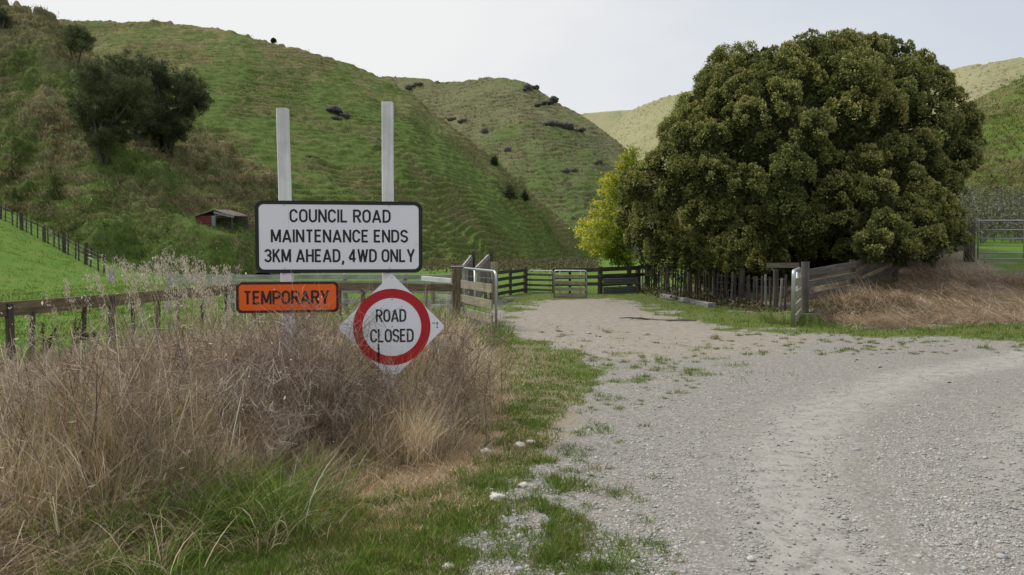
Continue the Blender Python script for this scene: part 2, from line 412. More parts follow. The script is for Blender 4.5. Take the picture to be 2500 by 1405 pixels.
def axis(lo, hi, step, far_lo, far_hi, g=1.12):
    a = list(np.arange(lo, hi, step)); s = step; v = a[-1]
    while v < far_hi: s *= g; v += s; a.append(v)
    s = step; v = lo; b = []
    while v > far_lo: s *= g; v -= s; b.append(v)
    return np.array(b[::-1] + a)
def build_ground():
    xs = axis(-6.5, 10.5, .062, -2500, 2500); ys = axis(3.0, 23.5, .062, -200, 3500)
    X, Y = np.meshgrid(xs, ys)
    x, y = X.ravel(), Y.ravel()
    zz = gz(x, y); Z = zones(x, y)
    near = (y < 26) & (y > 0)
    zz = zz - .005 * Z['track'] * near
    # thin shoulders of loose gravel pushed up beside the wheel tracks
    zz = zz + .006 * np.exp(-((line_d(x, y, TR1) - .5) / .12)**2) * near
    # the plain drops below the hills far off
    nx, ny = len(xs), len(ys)
    i = np.arange(nx - 1)[None] + np.arange(ny - 1)[:, None] * nx
    F = np.stack([i, i + 1, i + nx + 1, i + nx], -1).reshape(-1, 4)
    m, t = newmat('gravel dirt and turf')
    pos = t.n('ShaderNodeNewGeometry').outputs['Position']
    A = lambda n: t.n('ShaderNodeAttribute', attribute_name=n).outputs['Fac']
    v1 = t.n('ShaderNodeTexVoronoi', {'Vector': pos, 'Scale': 42.0, 'Randomness': 1.0}, feature='F1')
    v2 = t.n('ShaderNodeTexVoronoi', {'Vector': pos, 'Scale': 95.0, 'Randomness': 1.0}, feature='F1')
    big = t.noise(pos, .55, 4, .6); fine = t.noise(pos, 190, 3, .7); mid = t.noise(pos, 7, 5, .65)
    g1 = t.n('ShaderNodeSeparateColor', {0: v1.outputs['Color']}).outputs[0]
    g2 = t.n('ShaderNodeSeparateColor', {0: v2.outputs['Color']}).outputs[1]
    st = t.mix(g1, (.13, .127, .122), (.31, .304, .292))
    st2 = t.mix(g2, (.14, .134, .124), (.285, .276, .26))
    grav = t.mix(t.ramp(mid, .42, .6), st, st2)
    grav = t.mix(t.math('MULTIPLY', t.ramp(v1.outputs['Distance'], .35, .75), .55), grav, (.17, .15, .125))
    fines = t.mix(fine, (.275, .266, .248), (.335, .325, .305))
    grav = t.mix(t.math('MULTIPLY', t.math('MULTIPLY', A('track'), .92), t.ramp(mid, .3, .65)), grav, fines)
    yard = t.mix(t.ramp(mid, .35, .65), (.175, .15, .118), (.255, .23, .198))
    yard = t.mix(t.math('MULTIPLY', t.ramp(g2, .55, .9), .6), yard, (.36, .335, .31))
    grav = t.mix(t.math('MULTIPLY', A('yard'), .85), grav, yard)
    grav = t.mix(t.math('MULTIPLY', t.ramp(big, .5, .72), .15), grav, (.27, .235, .19))
    gn = t.noise(pos, 3.2, 5, .65); gn2 = t.noise(pos, 28, 4, .7)
    green = t.mix(gn2, (.055, .080, .020), (.11, .145, .036))
    green = t.mix(A('far'), green, t.mix(gn2, (.055, .110, .014), (.095, .185, .022)))
    green = t.mix(t.math('MULTIPLY', A('far'), t.math('MULTIPLY', t.ramp(t.noise(pos, .9, 5, .7), .5, .7), .45)), green, (.15, .165, .045))
    green = t.mix(t.math('MULTIPLY', t.ramp(gn, .52, .75), .5), green, (.15, .135, .05))
    dry = t.mix(gn2, (.14, .112, .08), (.30, .25, .18))
    dry = t.mix(t.math('MULTIPLY', t.ramp(gn, .55, .8), .6), dry, (.075, .06, .042))
    c = t.mix(t.math('MULTIPLY', A('green'), t.ramp(t.math('ADD', gn2, A('green')), .65, 1.1)), grav, green)
    c = t.mix(t.math('MULTIPLY', A('dry'), t.ramp(t.math('ADD', gn2, A('dry')), .65, 1.1)), c, dry)
    hgt = t.math('ADD', t.math('MULTIPLY', v1.outputs['Distance'], -1.0), t.math('MULTIPLY', fine, .35))
    hgt = t.math('ADD', hgt, t.math('MULTIPLY', v2.outputs['Distance'], -.35))
    finish(t, c, .95, hgt, .55, .012, 0, .15)
    o = link_mesh('ground', np.stack([x, y, zz], -1), F, m, smooth=True, extra={k: Z[k] for k in ('green', 'dry', 'yard', 'track', 'far')})
    tag(o, 'gravel road end and grass flat of the valley', 'ground', kind='structure')
    return o
ground = build_ground()

# ---- hills: lofted from toe to crest, stepped by stock tracks
def resample(cols, n):
    cols = np.asarray(cols, float)              # (k, 6) toe xyz, crest xyz
    d = np.r_[0, np.cumsum(np.linalg.norm(np.diff(cols[:, 3:], axis=0), axis=1) + np.linalg.norm(np.diff(cols[:, :3], axis=0), axis=1))]
    # smooth (Catmull-Rom) resampling
    t = np.linspace(0, d[-1], n); out = np.zeros((n, 6))
    k = np.clip(np.searchsorted(d, t, 'right') - 1, 0, len(d) - 2)
    for c in range(6):
        y = cols[:, c]; mslope = np.gradient(y, d)
        h = d[k + 1] - d[k]; u = (t - d[k]) / h
        out[:, c] = (2*u**3 - 3*u**2 + 1) * y[k] + (u**3 - 2*u**2 + u) * h * mslope[k] + (-2*u**3 + 3*u**2) * y[k+1] + (u**3 - u**2) * h * mslope[k+1]
    return out
HILLS = {}
def hill(name, label, spec, ncol, nrow, mat, prof=.92, step=1.0, amp=.45, rough=.8, rfreq=.05, back=40, seed=1, drop=1.5, tuss=0.0, gully=0.0, tf=.035, dfq=.07, dlow=0.0, wv_=2.0, pad=None):
    cols = [list(P(*a)) + list(P(*b)) for a, b in spec]
    C = resample(cols, ncol)
    t = np.linspace(0, 1, nrow)
    T0 = C[:, :3]; T1 = C[:, 3:]
    T0 = T0.copy(); T0[:, 2] -= drop
    V = T0[None] + (T1 - T0)[None] * t[:, None, None]
    V[..., 2] = T0[None, :, 2] + (T1 - T0)[None, :, 2] * (t**(1 / prof) if prof < 1 else t**prof)[:, None] if prof != 1 else V[..., 2]
    # behind the crest
    nb = max(10, nrow // 12); hd = (T1 - T0); hd[:, 2] = 0; hd /= np.linalg.norm(hd, axis=1)[:, None]
    tb = (np.arange(1, nb + 1) / nb)**1.6
    B = T1[None] + hd[None] * (tb * back)[:, None, None]
    B[..., 2] -= (tb**1.3 * 1)[:, None] * (T1[None, :, 2] + 3) * .9 * min(1, back / 40)
    V = np.concatenate([V, B], 0); nr = len(V)
    x, y, zv = V[..., 0], V[..., 1], V[..., 2]
    tt = np.r_[t, np.ones(nb)][:, None]
    fade = sstep(tt, 0, .12) * (1 - .8 * sstep(tt, .9, 1.0))
    big = (fbm(x * rfreq + 5, y * rfreq, seed, 4) - .5)
    zv = zv + big * rough * 2 * fade
    if gully:
        s = np.linspace(0, 1, ncol)[None] * ncol
        zv = zv - gully * np.abs(fbm(s * .02 + 0 * tt, tt * .7, seed + 9, 3) - .5) * 2 * fade
    if tuss:
        zv = zv + tuss * (np.maximum(0, fbm(x * .62, y * .5, seed + 3, 3) - .45)) * 2.4 * sstep(tt, 0, .05)
    # stock tracks: benches that follow the contour and wander
    wander = fbm(x * tf, y * tf, seed + 5, 3) * 6.5 + (fbm(x * .22, y * .22, seed + 6, 3) - .5) * wv_
    ph = zv / step + wander; fr = ph - np.floor(ph)
    saw = np.where(fr < .62, fr / .62 * .30, .30 + (fr - .62) / .38 * .70) - fr         # flat tread, steep riser
    am = amp * (.3 + .95 * sstep(fbm(x * .14, y * .14, seed + 8, 3), .35, .65))
    zv = zv + saw * step * am * 1.6 * sstep(tt, .02, .1)
    zv = zv + (fbm(x * 1.4, y * 1.4, seed + 13, 3) - .5) * .34
    if pad:                                              # a levelled bench
        w_ = 1 - sstep(np.hypot(x - pad[0], y - pad[1]), 1.9, 4.2); zv = zv * (1 - w_) + w_ * (pad[2] - .28 * (x - pad[0]) + .16 * (y - pad[1]) + (fbm(x * 1.2, y * 1.2, 88, 3) - .5) * .25)
    V = np.stack([x, y, zv], -1).reshape(-1, 3)
    i = np.arange(ncol - 1)[None] + np.arange(nr - 1)[:, None] * ncol
    F = np.stack([i, i + 1, i + ncol + 1, i + ncol], -1).reshape(-1, 4)
    riser = sstep(fr, .55, .72) * (1 - sstep(fr, .93, 1.0)) * np.clip(am / max(amp, .01), 0, 1.3) * .8
    edge = (np.maximum(sstep(fr, .86, .97), 1 - sstep(fr, .0, .16))) * sstep(fbm(x * .35, y * .35, seed + 17, 3), .30, .55) * (tt > .02)
    dry = .5 + (fbm(x * dfq, y * dfq, seed + 20, 4) - .5) * .6 - dlow * (1 - sstep(tt, 0.05, .45)) + .45 * (fbm(x * .5, y * .5, seed + 21, 3) - .5)
    o = link_mesh(name, V, F, mat, smooth=True, extra={'riser': riser.ravel(), 'edge': (edge + 0 * x).ravel(), 'dryness': dry.ravel(), 'climb': (tt + 0 * x).ravel()})
    tag(o, label, 'hill', kind='structure')
    HILLS[name] = (V, F, riser.ravel(), dry.ravel(), (tt + 0 * x).ravel())
    return o
def mat_hill(name, green, green2, straw, soil, dry0, dry1, top0=2, top1=3, rstr=.6, sc=1.0):
    m, t = newmat(name)
    pos = t.n('ShaderNodeNewGeometry').outputs['Position']
    A = lambda n: t.n('ShaderNodeAttribute', attribute_name=n).outputs['Fac']
    st = t.n('ShaderNodeVectorMath', {0: pos, 1: (1, 1, 2.2)}, operation='MULTIPLY').outputs[0]
    n1 = t.noise(st, 1.1 * sc, 5, .7); n2 = t.noise(pos, .22 * sc, 4, .6); n3 = t.noise(st, 4.5 * sc, 4, .7)
    g = t.mix(n1, green, green2)
    d = t.math('ADD', A('dryness'), t.math('MULTIPLY', t.math('SUBTRACT', n1, .5), .95))
    d = t.math('ADD', d, t.math('MULTIPLY', t.math('SUBTRACT', n2, .5), .35))
    d = t.math('ADD', d, t.math('MULTIPLY', t.ramp(A('climb'), top0, top1), .3))
    d = t.math('ADD', d, t.math('MULTIPLY', A('riser'), rstr * .42))
    c = t.mix(t.ramp(d, dry0, dry1), g, t.mix(n3, tuple(v * .72 for v in straw), straw))
    c = t.mix(t.math('MULTIPLY', t.math('MULTIPLY', A('riser'), t.ramp(n3, .38, .66)), rstr), c, soil)
    c = t.mix(t.math('MULTIPLY', t.math('MULTIPLY', A('edge'), t.ramp(n3, .3, .7)), .5), c, straw)
    c = t.mix(t.math('MULTIPLY', t.ramp(n3, .35, .7), .35), c, t.mix(.5, c, (0.02, .03, .01)))
    finish(t, c, .95, t.math('ADD', n3, t.math('MULTIPLY', n1, 1.2)), .7, .16, 0, .05); return m

H_near = mat_hill('rough spur pasture', (.064, .096, .025), (.108, .160, .042), (.22, .20, .11), (.075, .064, .036), .60, .86, .2, .9, .9)
H_main = mat_hill('terraced pasture', (.060, .092, .024), (.108, .160, .042), (.21, .195, .095), (.066, .060, .026), .64, .92, .35, 1.25, .72)
H_mid = mat_hill('mid hill pasture', (.075, .105, .034), (.115, .155, .052), (.18, .18, .10), (.08, .07, .045), .56, .88, .2, 1.0, .6, .7)
H_far = mat_hill('far pasture with painted sunlight', (.16, .19, .075), (.22, .245, .11), (.33, .32, .19), (.24, .20, .13), .48, .82, .2, .9, .45, .45)  # dry straw colours, with the sunlight on the far hills painted in
H_right = mat_hill('right slope pasture', (.075, .110, .024), (.115, .165, .036), (.19, .175, .085), (.10, .085, .046), .66, .90, .4, 1.0, .6)

hill('spur_hill', 'rough grassy spur with brown tussock and dark trees at the left', [
    ((-900, 380, 62), (-900, -420, 100)), ((-500, 440, 62), (-500, -230, 98)), ((0, 545, 58), (0, 2, 95)), ((130, 610, 52), (112, 40, 95)), ((260, 668, 46), (205, 120, 95)), ((400, 680, 47), (330, 215, 92)),
    ((520, 672, 50), (480, 318, 86)), ((640, 664, 56), (615, 405, 79)), ((760, 656, 62), (700, 490, 74)), ((850, 652, 66), (770, 640, 70))],
    480, 290, H_near, prof=.97, step=1.0, amp=.95, rough=1.1, rfreq=.10, seed=3, tuss=1.9, back=26, drop=.7, tf=.05, dfq=.20, dlow=.09, pad=(-20.4, 56.8, 3.42))
hill('terraced_hill', 'long green terraced hill falling from the left skyline to the valley', [
    ((-600, 600, 90), (-600, -60, 185)), ((-100, 600, 90), (-100, 25, 175)), ((110, 620, 85), (110, 44, 168)), ((270, 640, 75), (270, 50, 162)), ((460, 652, 66), (460, 58, 156)), ((620, 655, 64), (620, 88, 152)), ((760, 654, 66), (760, 122, 150)),
    ((850, 652, 69), (850, 152, 150)), ((930, 650, 72), (930, 187, 150)), ((1010, 648, 77), (1000, 226, 152)), ((1090, 646, 83), (1060, 276, 155)), ((1170, 643, 92), (1130, 328, 158)), ((1240, 640, 103), (1203, 388, 160)),
    ((1310, 636, 120), (1282, 456, 162)), ((1370, 632, 138), (1345, 514, 163)), ((1415, 628, 152), (1402, 568, 164)), ((1460, 622, 166), (1450, 618, 168))],
    640, 400, H_main, prof=.97, step=.85, amp=1.15, rough=2.4, rfreq=.04, seed=8, tuss=.5, back=50, drop=1.2, gully=1.4)
hill('middle_hill', 'grey green hill with rock outcrops behind the terraced hill', [
    ((500, 600, 230), (560, 260, 360)), ((750, 600, 225), (760, 210, 350)), ((945, 600, 220), (945, 183, 335)), ((1050, 600, 215), (1030, 190, 328)), ((1120, 600, 212), (1110, 197, 322)), ((1180, 600, 208), (1200, 187, 312)), ((1250, 596, 205), (1290, 202, 302)), ((1310, 592, 203), (1342, 238, 297)),
    ((1370, 588, 202), (1420, 280, 292)), ((1430, 584, 204), (1482, 324, 289)), ((1490, 582, 210), (1532, 362, 286)), ((1560, 582, 220), (1590, 430, 283)), ((1660, 590, 235), (1670, 570, 282))],
    420, 240, H_mid, prof=1.0, step=1.5, amp=1.0, rough=2.6, rfreq=.022, seed=15, back=70, drop=9.0, gully=3.0, tf=.018)
hill('far_hill', 'pale far hill with painted sunlight and straw coloured top', [
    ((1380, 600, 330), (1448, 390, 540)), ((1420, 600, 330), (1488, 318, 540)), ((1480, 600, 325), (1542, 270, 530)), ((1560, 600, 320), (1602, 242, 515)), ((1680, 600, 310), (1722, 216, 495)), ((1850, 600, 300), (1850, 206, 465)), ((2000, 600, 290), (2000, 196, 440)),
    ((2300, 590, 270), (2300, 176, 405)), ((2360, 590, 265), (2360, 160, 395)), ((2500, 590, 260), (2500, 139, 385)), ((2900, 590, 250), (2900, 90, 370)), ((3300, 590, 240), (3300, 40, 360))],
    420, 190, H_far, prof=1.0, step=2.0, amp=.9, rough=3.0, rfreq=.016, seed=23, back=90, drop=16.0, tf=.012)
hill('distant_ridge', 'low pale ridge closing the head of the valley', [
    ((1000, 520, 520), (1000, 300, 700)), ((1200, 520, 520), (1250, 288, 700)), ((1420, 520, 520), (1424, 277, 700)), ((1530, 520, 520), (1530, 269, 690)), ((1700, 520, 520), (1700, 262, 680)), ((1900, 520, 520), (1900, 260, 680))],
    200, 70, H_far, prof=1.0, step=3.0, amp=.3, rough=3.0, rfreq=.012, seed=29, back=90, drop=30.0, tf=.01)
hill('right_hill', 'darker green hillside rising behind the right gate', [
    ((2050, 560, 40), (2060, 470, 82)), ((2150, 552, 39), (2170, 408, 88)), ((2250, 545, 39), (2270, 318, 98)), ((2320, 540, 40), (2362, 256, 110)), ((2420, 535, 41), (2500, 186, 122)), ((2560, 530, 42), (2700, 110, 128)), ((2900, 520, 43), (3100, 20, 134)), ((3400, 500, 44), (3600, -60, 140))],
    360, 210, H_right, prof=.97, step=.9, amp=.9, rough=.9, rfreq=.05, seed=35, back=40, drop=1.0, tuss=.2)

def bvh(name, every=1):
    V, F = HILLS[name][:2]; return BVHTree.FromPolygons(V.tolist(), F.tolist())
TREES = {n: bvh(n) for n in HILLS}
def cast(px, py, only=None):
    best = None; r = ray(px, py).normalized()
    for n, b in TREES.items():
        if only and n != only: continue
        h = b.ray_cast(Vector((0, 0, EYE)), r)
        if h[0] is not None and (best is None or h[3] < best[3]): best = h
    g = Gd(px, py)
    if not only and (best is None or (g - Vector((0, 0, EYE))).length < best[3]) and g.y < 99: return g
    return best[0] if best else g
# ================================================================== SIGNS
class Frame:
    def __init__(s, o, u, v): s.o = Vector(o); s.u = Vector(u).normalized(); s.v = Vector(v).normalized(); s.n = s.u.cross(s.v)
    def __call__(s, a, b, h=0.0): return s.o + s.u * a + s.v * b + s.n * h
def rrect(x0, y0, x1, y1, r, n=6):
    out = []
    for cx, cy, a0 in ((x1 - r, y1 - r, 0), (x0 + r, y1 - r, 90), (x0 + r, y0 + r, 180), (x1 - r, y0 + r, 270)):
        for i in range(n + 1):
            a = R(a0 + 90 * i / n); out.append((cx + r * math.cos(a), cy + r * math.sin(a)))
    return out
def circle(cx, cy, r, n=72): return [(cx + r * math.cos(2 * math.pi * i / n), cy + r * math.sin(2 * math.pi * i / n)) for i in range(n)]
def prism(mb, fr, poly, h0, h1):
    n = len(poly); V = [fr(a, b, h1) for a, b in poly] + [fr(a, b, h0) for a, b in poly]
    F = [tuple(range(n)), tuple(range(2 * n - 1, n - 1, -1))] + [(i, i + n, (i + 1) % n + n, (i + 1) % n) for i in range(n)]
    mb.add(V, F)
def ring(mb, fr, po, pi, h0, h1):
    n = len(po); V = [fr(a, b, h) for pl, h in ((po, h1), (pi, h1), (po, h0), (pi, h0)) for a, b in pl]; F = []
    for i in range(n):
        j = (i + 1) % n
        F += [(i, j, n + j, n + i), (i, 2 * n + i, 2 * n + j, j), (n + i, n + j, 3 * n + j, 3 * n + i)]
    mb.add(V, F)
def arc(cx, cy, rx, ry, a0, a1, n=12): return [(cx + rx * math.cos(R(a0 + (a1 - a0) * i / n)), cy + ry * math.sin(R(a0 + (a1 - a0) * i / n))) for i in range(n + 1)]
E = .07
def glyph(c):
    """(width, strokes) on a unit cap height, strokes are centre lines"""
    t, b = 1 - E, E
    if c == 'O': return .56, [arc(.28, t - .27, .28, .27, 0, 180) + arc(.28, b + .27, .28, .27, 180, 360) + [(.56, t - .27)]]
    if c == 'C': return .54, [arc(.27, t - .27, .27, .27, 8, 180) + arc(.27, b + .27, .27, .27, 180, 352)]
    if c == 'U': return .54, [[(0, 1), (0, b + .27)] + arc(.27, b + .27, .27, .27, 180, 360) + [(.54, 1)]]
    if c == 'N': return .56, [[(0, 0), (0, 1)], [(.56, 0), (.56, 1)], [(0.0, .97), (.56, .03)]]
    if c == 'I': return .0, [[(0, 0), (0, 1)]]
    if c == '1': return .12, [[(.12, 0), (.12, 1)], [(.12, .96), (-.04, .80)]]
    if c == 'L': return .46, [[(0, 0), (0, 1)], [(0, b), (.48, b)]]
    if c == 'A': return .66, [[(0, 0), (.33, .97)], [(.66, 0), (.33, .97)], [(.12, .27), (.54, .27)]]
    if c == 'D': return .54, [[(0, 0), (0, 1)], [(0, t), (.24, t)] + arc(.24, t - .3, .30, .30, 90, 0) + arc(.24, b + .3, .30, .30, 0, -90) + [(0, b)]]
    if c == 'R': return .54, [[(0, 0), (0, 1)], [(0, t), (.28, t)] + arc(.28, t - .22, .25, .22, 90, -90) + [(0, t - .44)], [(.27, t - .44), (.56, 0)]]
    if c == 'P': return .52, [[(0, 0), (0, 1)], [(0, t), (.28, t)] + arc(.28, t - .235, .25, .235, 90, -90) + [(0, t - .47)]]
    if c == 'B': return .52, [[(0, 0), (0, 1)], [(0, t), (.26, t)] + arc(.26, t - .20, .22, .20, 90, -90) + [(0, .53)], [(.26, .53)] + arc(.26, .30, .26, .23, 90, -90) + [(0, b)]]
    if c == 'M': return .70, [[(0, 0), (0, 1)], [(.70, 0), (.70, 1)], [(.02, .97), (.35, .10)], [(.35, .10), (.68, .97)]]
    if c == 'T': return .52, [[(.26, 0), (.26, 1)], [(0, t), (.52, t)]]
    if c == 'E': return .46, [[(0, 0), (0, 1)], [(0, t), (.48, t)], [(0, .52), (.42, .52)], [(0, b), (.48, b)]]
    if c == 'S': return .52, [arc(.26, t - .225, .26, .225, 12, 200, 14) + [(.10, .55), (.26, .50), (.42, .45)] + arc(.26, b + .225, .26, .225, 20, -168, 14)]
    if c == '3': return .50, [arc(.25, t - .21, .24, .21, 165, -80, 14) + [(.20, .53)], [(.20, .53)] + arc(.25, b + .23, .26, .23, 80, -165, 14)]
    if c == 'K': return .54, [[(0, 0), (0, 1)], [(.52, 1), (0, .38)], [(.19, .60), (.56, 0)]]
    if c == 'H': return .54, [[(0, 0), (0, 1)], [(.54, 0), (.54, 1)], [(0, .51), (.54, .51)]]
    if c == 'W': return .84, [[(0, 1), (.21, .0)], [(.21, .0), (.42, .96)], [(.42, .96), (.63, .0)], [(.63, .0), (.84, 1)]]
    if c == 'Y': return .60, [[(0, 1), (.30, .40)], [(.30, .40), (.60, 1)], [(.30, .46), (.30, 0)]]
    if c == '4': return .58, [[(.42, 0), (.42, 1)], [(.42, .96), (.0, .28)], [(0, .25), (.60, .25)]]
    if c == '7': return .48, [[(0, t), (.48, t)], [(.46, t), (.16, 0)]]
    if c == ',': return .08, [[(.08, .12), (.08, -.02), (.0, -.20)]]
    return .30, []
def ribbon(mb, fr, pts, wd, h, fx, fy):
    """flat ink stroke of constant width; fx, fy map glyph units to sign units"""
    q = [Vector((fx(a), fy(b))) for a, b in pts]
    q = [p for i, p in enumerate(q) if i == 0 or (p - q[i - 1]).length > 1e-6]
    L = []; Rr = []
    for i, p in enumerate(q):
        d0 = (p - q[i - 1]).normalized() if i else (q[1] - p).normalized()
        d1 = (q[i + 1] - p).normalized() if i < len(q) - 1 else d0
        n0 = Vector((-d0.y, d0.x)); n1 = Vector((-d1.y, d1.x)); m = (n0 + n1)
        if m.length < .2: m = n0
        m.normalize(); k = wd * .5 / max(.42, m.dot(n0))
        L.append(p + m * k); Rr.append(p - m * k)
    V = [fr(p.x, p.y, h) for p in L] + [fr(p.x, p.y, h) for p in Rr]; n = len(q)
    mb.add(V, [(i, n + i, n + i + 1, i + 1) for i in range(n - 1)])
def text(mb, fr, s, x0, x1, y0, y1, stroke, h, gap=.27, space=.36):
    adv = 0; pos = []
    for ch in s:
        if ch == ' ': adv += space; continue
        wd, st = glyph(ch); pos.append((adv, st)); adv += wd + gap + (-.06 if ch == ',' else 0)
    adv -= gap; H = y1 - y0
    k = (x1 - x0 - stroke) / adv; i = 0
    for off, st in pos:
        for pl in st:
            ribbon(mb, fr, pl, stroke, h + .00012 * (i % 7), lambda a, o=off: x0 + stroke / 2 + (o + a) * k, lambda b: y0 + b * H); i += 1

def sign_panel(root, name, fr, poly, mat):
    mb = MB(); prism(mb, fr, poly, -.0015, .0015)
    return mb.build(name, mat, root)

# --- big sign
TL = P(622, 490, 6.93); TR = P(1030.5, 493.5, 7.12)
cf = Frame(TL, TR - TL, (0, 0, 1)); CW = (TR - TL).length; CH = .612
def cu(px): return (px - 622) / 408.5 * CW
def cv(py, px=826): return -(py - (490 + 3.5 * (px - 622) / 408.5)) / 176 * CH
t = thing('road_sign', 'large white rectangular sign reading COUNCIL ROAD MAINTENANCE ENDS 3KM AHEAD, 4WD ONLY', 'sign', (cf(CW / 2, -CH / 2)))
sign_panel(t, 'sign_panel', cf, rrect(0, -CH, CW, 0, .065), M['sign_white'])
mb = MB(); ring(mb, cf, rrect(-.001, -CH - .001, CW + .001, .001, .066), rrect(.030, -CH + .030, CW - .030, -.030, .042), -.002, .0035); mb.build('border', M['sign_black'], t)
for s, a, b, y0, y1 in (('COUNCIL ROAD', 704.5, 952, 544, 512), ('MAINTENANCE ENDS', 659, 995, 593, 561.5), ('3KM AHEAD, 4WD ONLY', 642.5, 1012, 641.5, 609.5)):
    mb = MB(); text(mb, cf, s, cu(a), cu(b), cv(y0), cv(y1), .0176, .0022); mb.build('lettering', M['sign_black'], t)
for px in (692, 948):
    for py in (502, 656):
        mb = MB(); prism(mb, cf, circle(cu(px), cv(py), .006, 10), .0015, .006); mb.build('bolt', M['alu'], t)

# --- orange TEMPORARY plate
of = Frame(P(703.5, 726.5, 6.945), TR - TL + Vector((0, 0, .004)), (0, 0, 1)); OW, OH = .852, .262
t = thing('warning_sign', 'small orange rectangular sign reading TEMPORARY with scratched black border', 'sign', of(0, 0))
sign_panel(t, 'sign_panel', of, rrect(-OW / 2, -OH / 2, OW / 2, OH / 2, .04), M['sign_orange'])
mb = MB(); ring(mb, of, rrect(-OW / 2 - .001, -OH / 2 + .002, OW / 2 - .004, OH / 2 + .001, .042), rrect(-OW / 2 + .022, -OH / 2 + .022, OW / 2 - .026, OH / 2 - .02, .03), -.002, .0032); mb.build('border', M['sign_ink_scuffed'], t)
mb = MB(); text(mb, of, 'TEMPORARY', -.368, .345, -.057, .057, .0195, .0021, gap=.25); mb.build('lettering', M['sign_ink_scuffed'], t)

# --- ROAD CLOSED diamond
df = Frame(P(957, 799, 7.072), TR - TL, (0, 0, 1)); DR = .462
def diamond(r, rad, n=5):
    out = []
    for k in range(4):
        a = R(90 * k); c = Vector((math.cos(a), math.sin(a))) * (r - rad * math.sqrt(2))
        for i in range(n + 1):
            b = R(90 * k - 45 + 90 * i / n); out.append((c.x + rad * math.cos(b), c.y + rad * math.sin(b)))
    return out
t = thing('road_closed_sign', 'white diamond sign with a red ring reading ROAD CLOSED', 'sign', df(0, 0))
sign_panel(t, 'sign_panel', df, diamond(DR, .035), M['sign_white'])
mb = MB(); ring(mb, df, circle(0, 0, .332, 96), circle(0, 0, .252, 96), -.0005, .0024); mb.build('red_ring', M['sign_red'], t)
mb = MB(); k = 7.07 / 2000
text(mb, df, 'ROAD', (918 - 957) * k, (992 - 957) * k, (799 - 786.5) * k, (799 - 755) * k, .0165, .0022, gap=.24)
mb.build('lettering', M['sign_ink_worn'], t); mb = MB()
text(mb, df, 'CLOSED', (904 - 957) * k, (1010 - 957) * k, (799 - 836.5) * k, (799 - 803.5) * k, .0165, .0022, gap=.24)
mb.build('lettering', M['sign_ink_worn'], t); mb = MB()
text(mb, df, 'Y17', (1055 - 957) * k, (1063 - 957) * k, (799 - 792.5) * k, (799 - 789) * k, .0032, .0022)
prism(mb, df, rrect(.383, .0215, .397, .0365, .001, 1), .0015, .0021); prism(mb, df, rrect(.383, -.012, .397, -.001, .001, 1), .0015, .0021)
text(mb, df, '7', (1065 - 957) * k, (1069 - 957) * k, (799 - 798) * k, (799 - 794.5) * k, .0028, .0022)
mb.build('small_code', M['sign_ink_worn'], t)
for yy in (.43, .238, .005):
    mb = MB(); prism(mb, df, circle(0.002, yy, .006 if yy < .4 else .0045, 12), .0015, .0045); mb.build('bolt', M['galv_dull'], t)

# --- the two white posts
for px0, py0, px1, d, lab in ((690, 266, 704.5, 7.012, 'white wooden post carrying the orange TEMPORARY plate'), (946, 250.5, 948.5, 7.130, 'white wooden post carrying the red ringed ROAD CLOSED diamond')):
    top = P(px0, py0, d); bot = P(px1, 800, d); dirv = (bot - top) / (top.z - bot.z); foot = top + dirv * (top.z + .3)
    mb = MB().beam(foot, top, .092, .092, (0, 1, 0), segs=14, wob=.0012)
    o = mb.build('sign_post', M['white_paint']); tag(o, lab, 'post', 'white posts holding the road signs')

# ================================================================== FENCES AND GATES
def wire(mb, pts, r=.004): mb.tube(pts, r, 5)

# --- board fence at the left of the thicket
A_ = [(-120, 748, 8.15), (0, 737, 9.0), (256, 719, 10.9), (610, 691, 14.9), (880, 690, 17.0), (1108, 694, 18.75)]
pts = [P(*a) for a in A_]
t = thing('board_fence', 'brown mossy wooden fence with one wide top board beside the paddock', 'fence', on(-5.4, 9.5))
for a, b in zip(pts, pts[1:]):
    MB().beam(a - Vector((0, 0, .088)), b - Vector((0, 0, .083)), .042, .165, segs=10, wob=.003).build('rail', M['brown_wood'], t)
for p in pts[:-1] + [pts[3].lerp(pts[4], .5)]:
    MB().tube([(p.x + .04, p.y + .12, -.3), (p.x + .03, p.y + .11, p.z - .03)], .046, 10).build('post', M['dark_wood'], t)
for q, (i, f) in enumerate([(1, .22), (1, .72), (2, .14), (2, .28), (2, .42), (2, .58), (2, .78), (3, .2), (3, .45), (3, .8), (4, .5)]):
    p = pts[i].lerp(pts[i + 1], f)
    MB().beam((p.x - .02, p.y + .07, .03), (p.x + random.uniform(-.03, .03), p.y + .07, p.z - .14), .045, .035, (0, 1, 0)).build('batten', M['dark_wood'], t)
mb = MB()
for h in (.18, .36, .55, .74): wire(mb, [Vector((p.x, p.y + .09, h)) for p in pts], .003)
mb.build('wire', M['wire'], t)

# --- big gate post at the end of that board
gp = P(1117, 652, 19.1)
t = thing('gate_post', 'thick dark square gate post with a metal cap beside the open gate', 'post', on(gp.x, gp.y))
MB().beam((gp.x, gp.y, -.4), (gp.x, gp.y, gp.z), .25, .25, (0, 1, 0), segs=5, wob=.006).build('post', M['brown_wood'], t)
mb = MB(); f = Frame(gp, (1, 0, 0), (0, 1, 0)); prism(mb, f, rrect(-.15, -.14, .15, .14, .01, 2), 0.002, .018); mb.build('metal_cap', M['galv'], t)

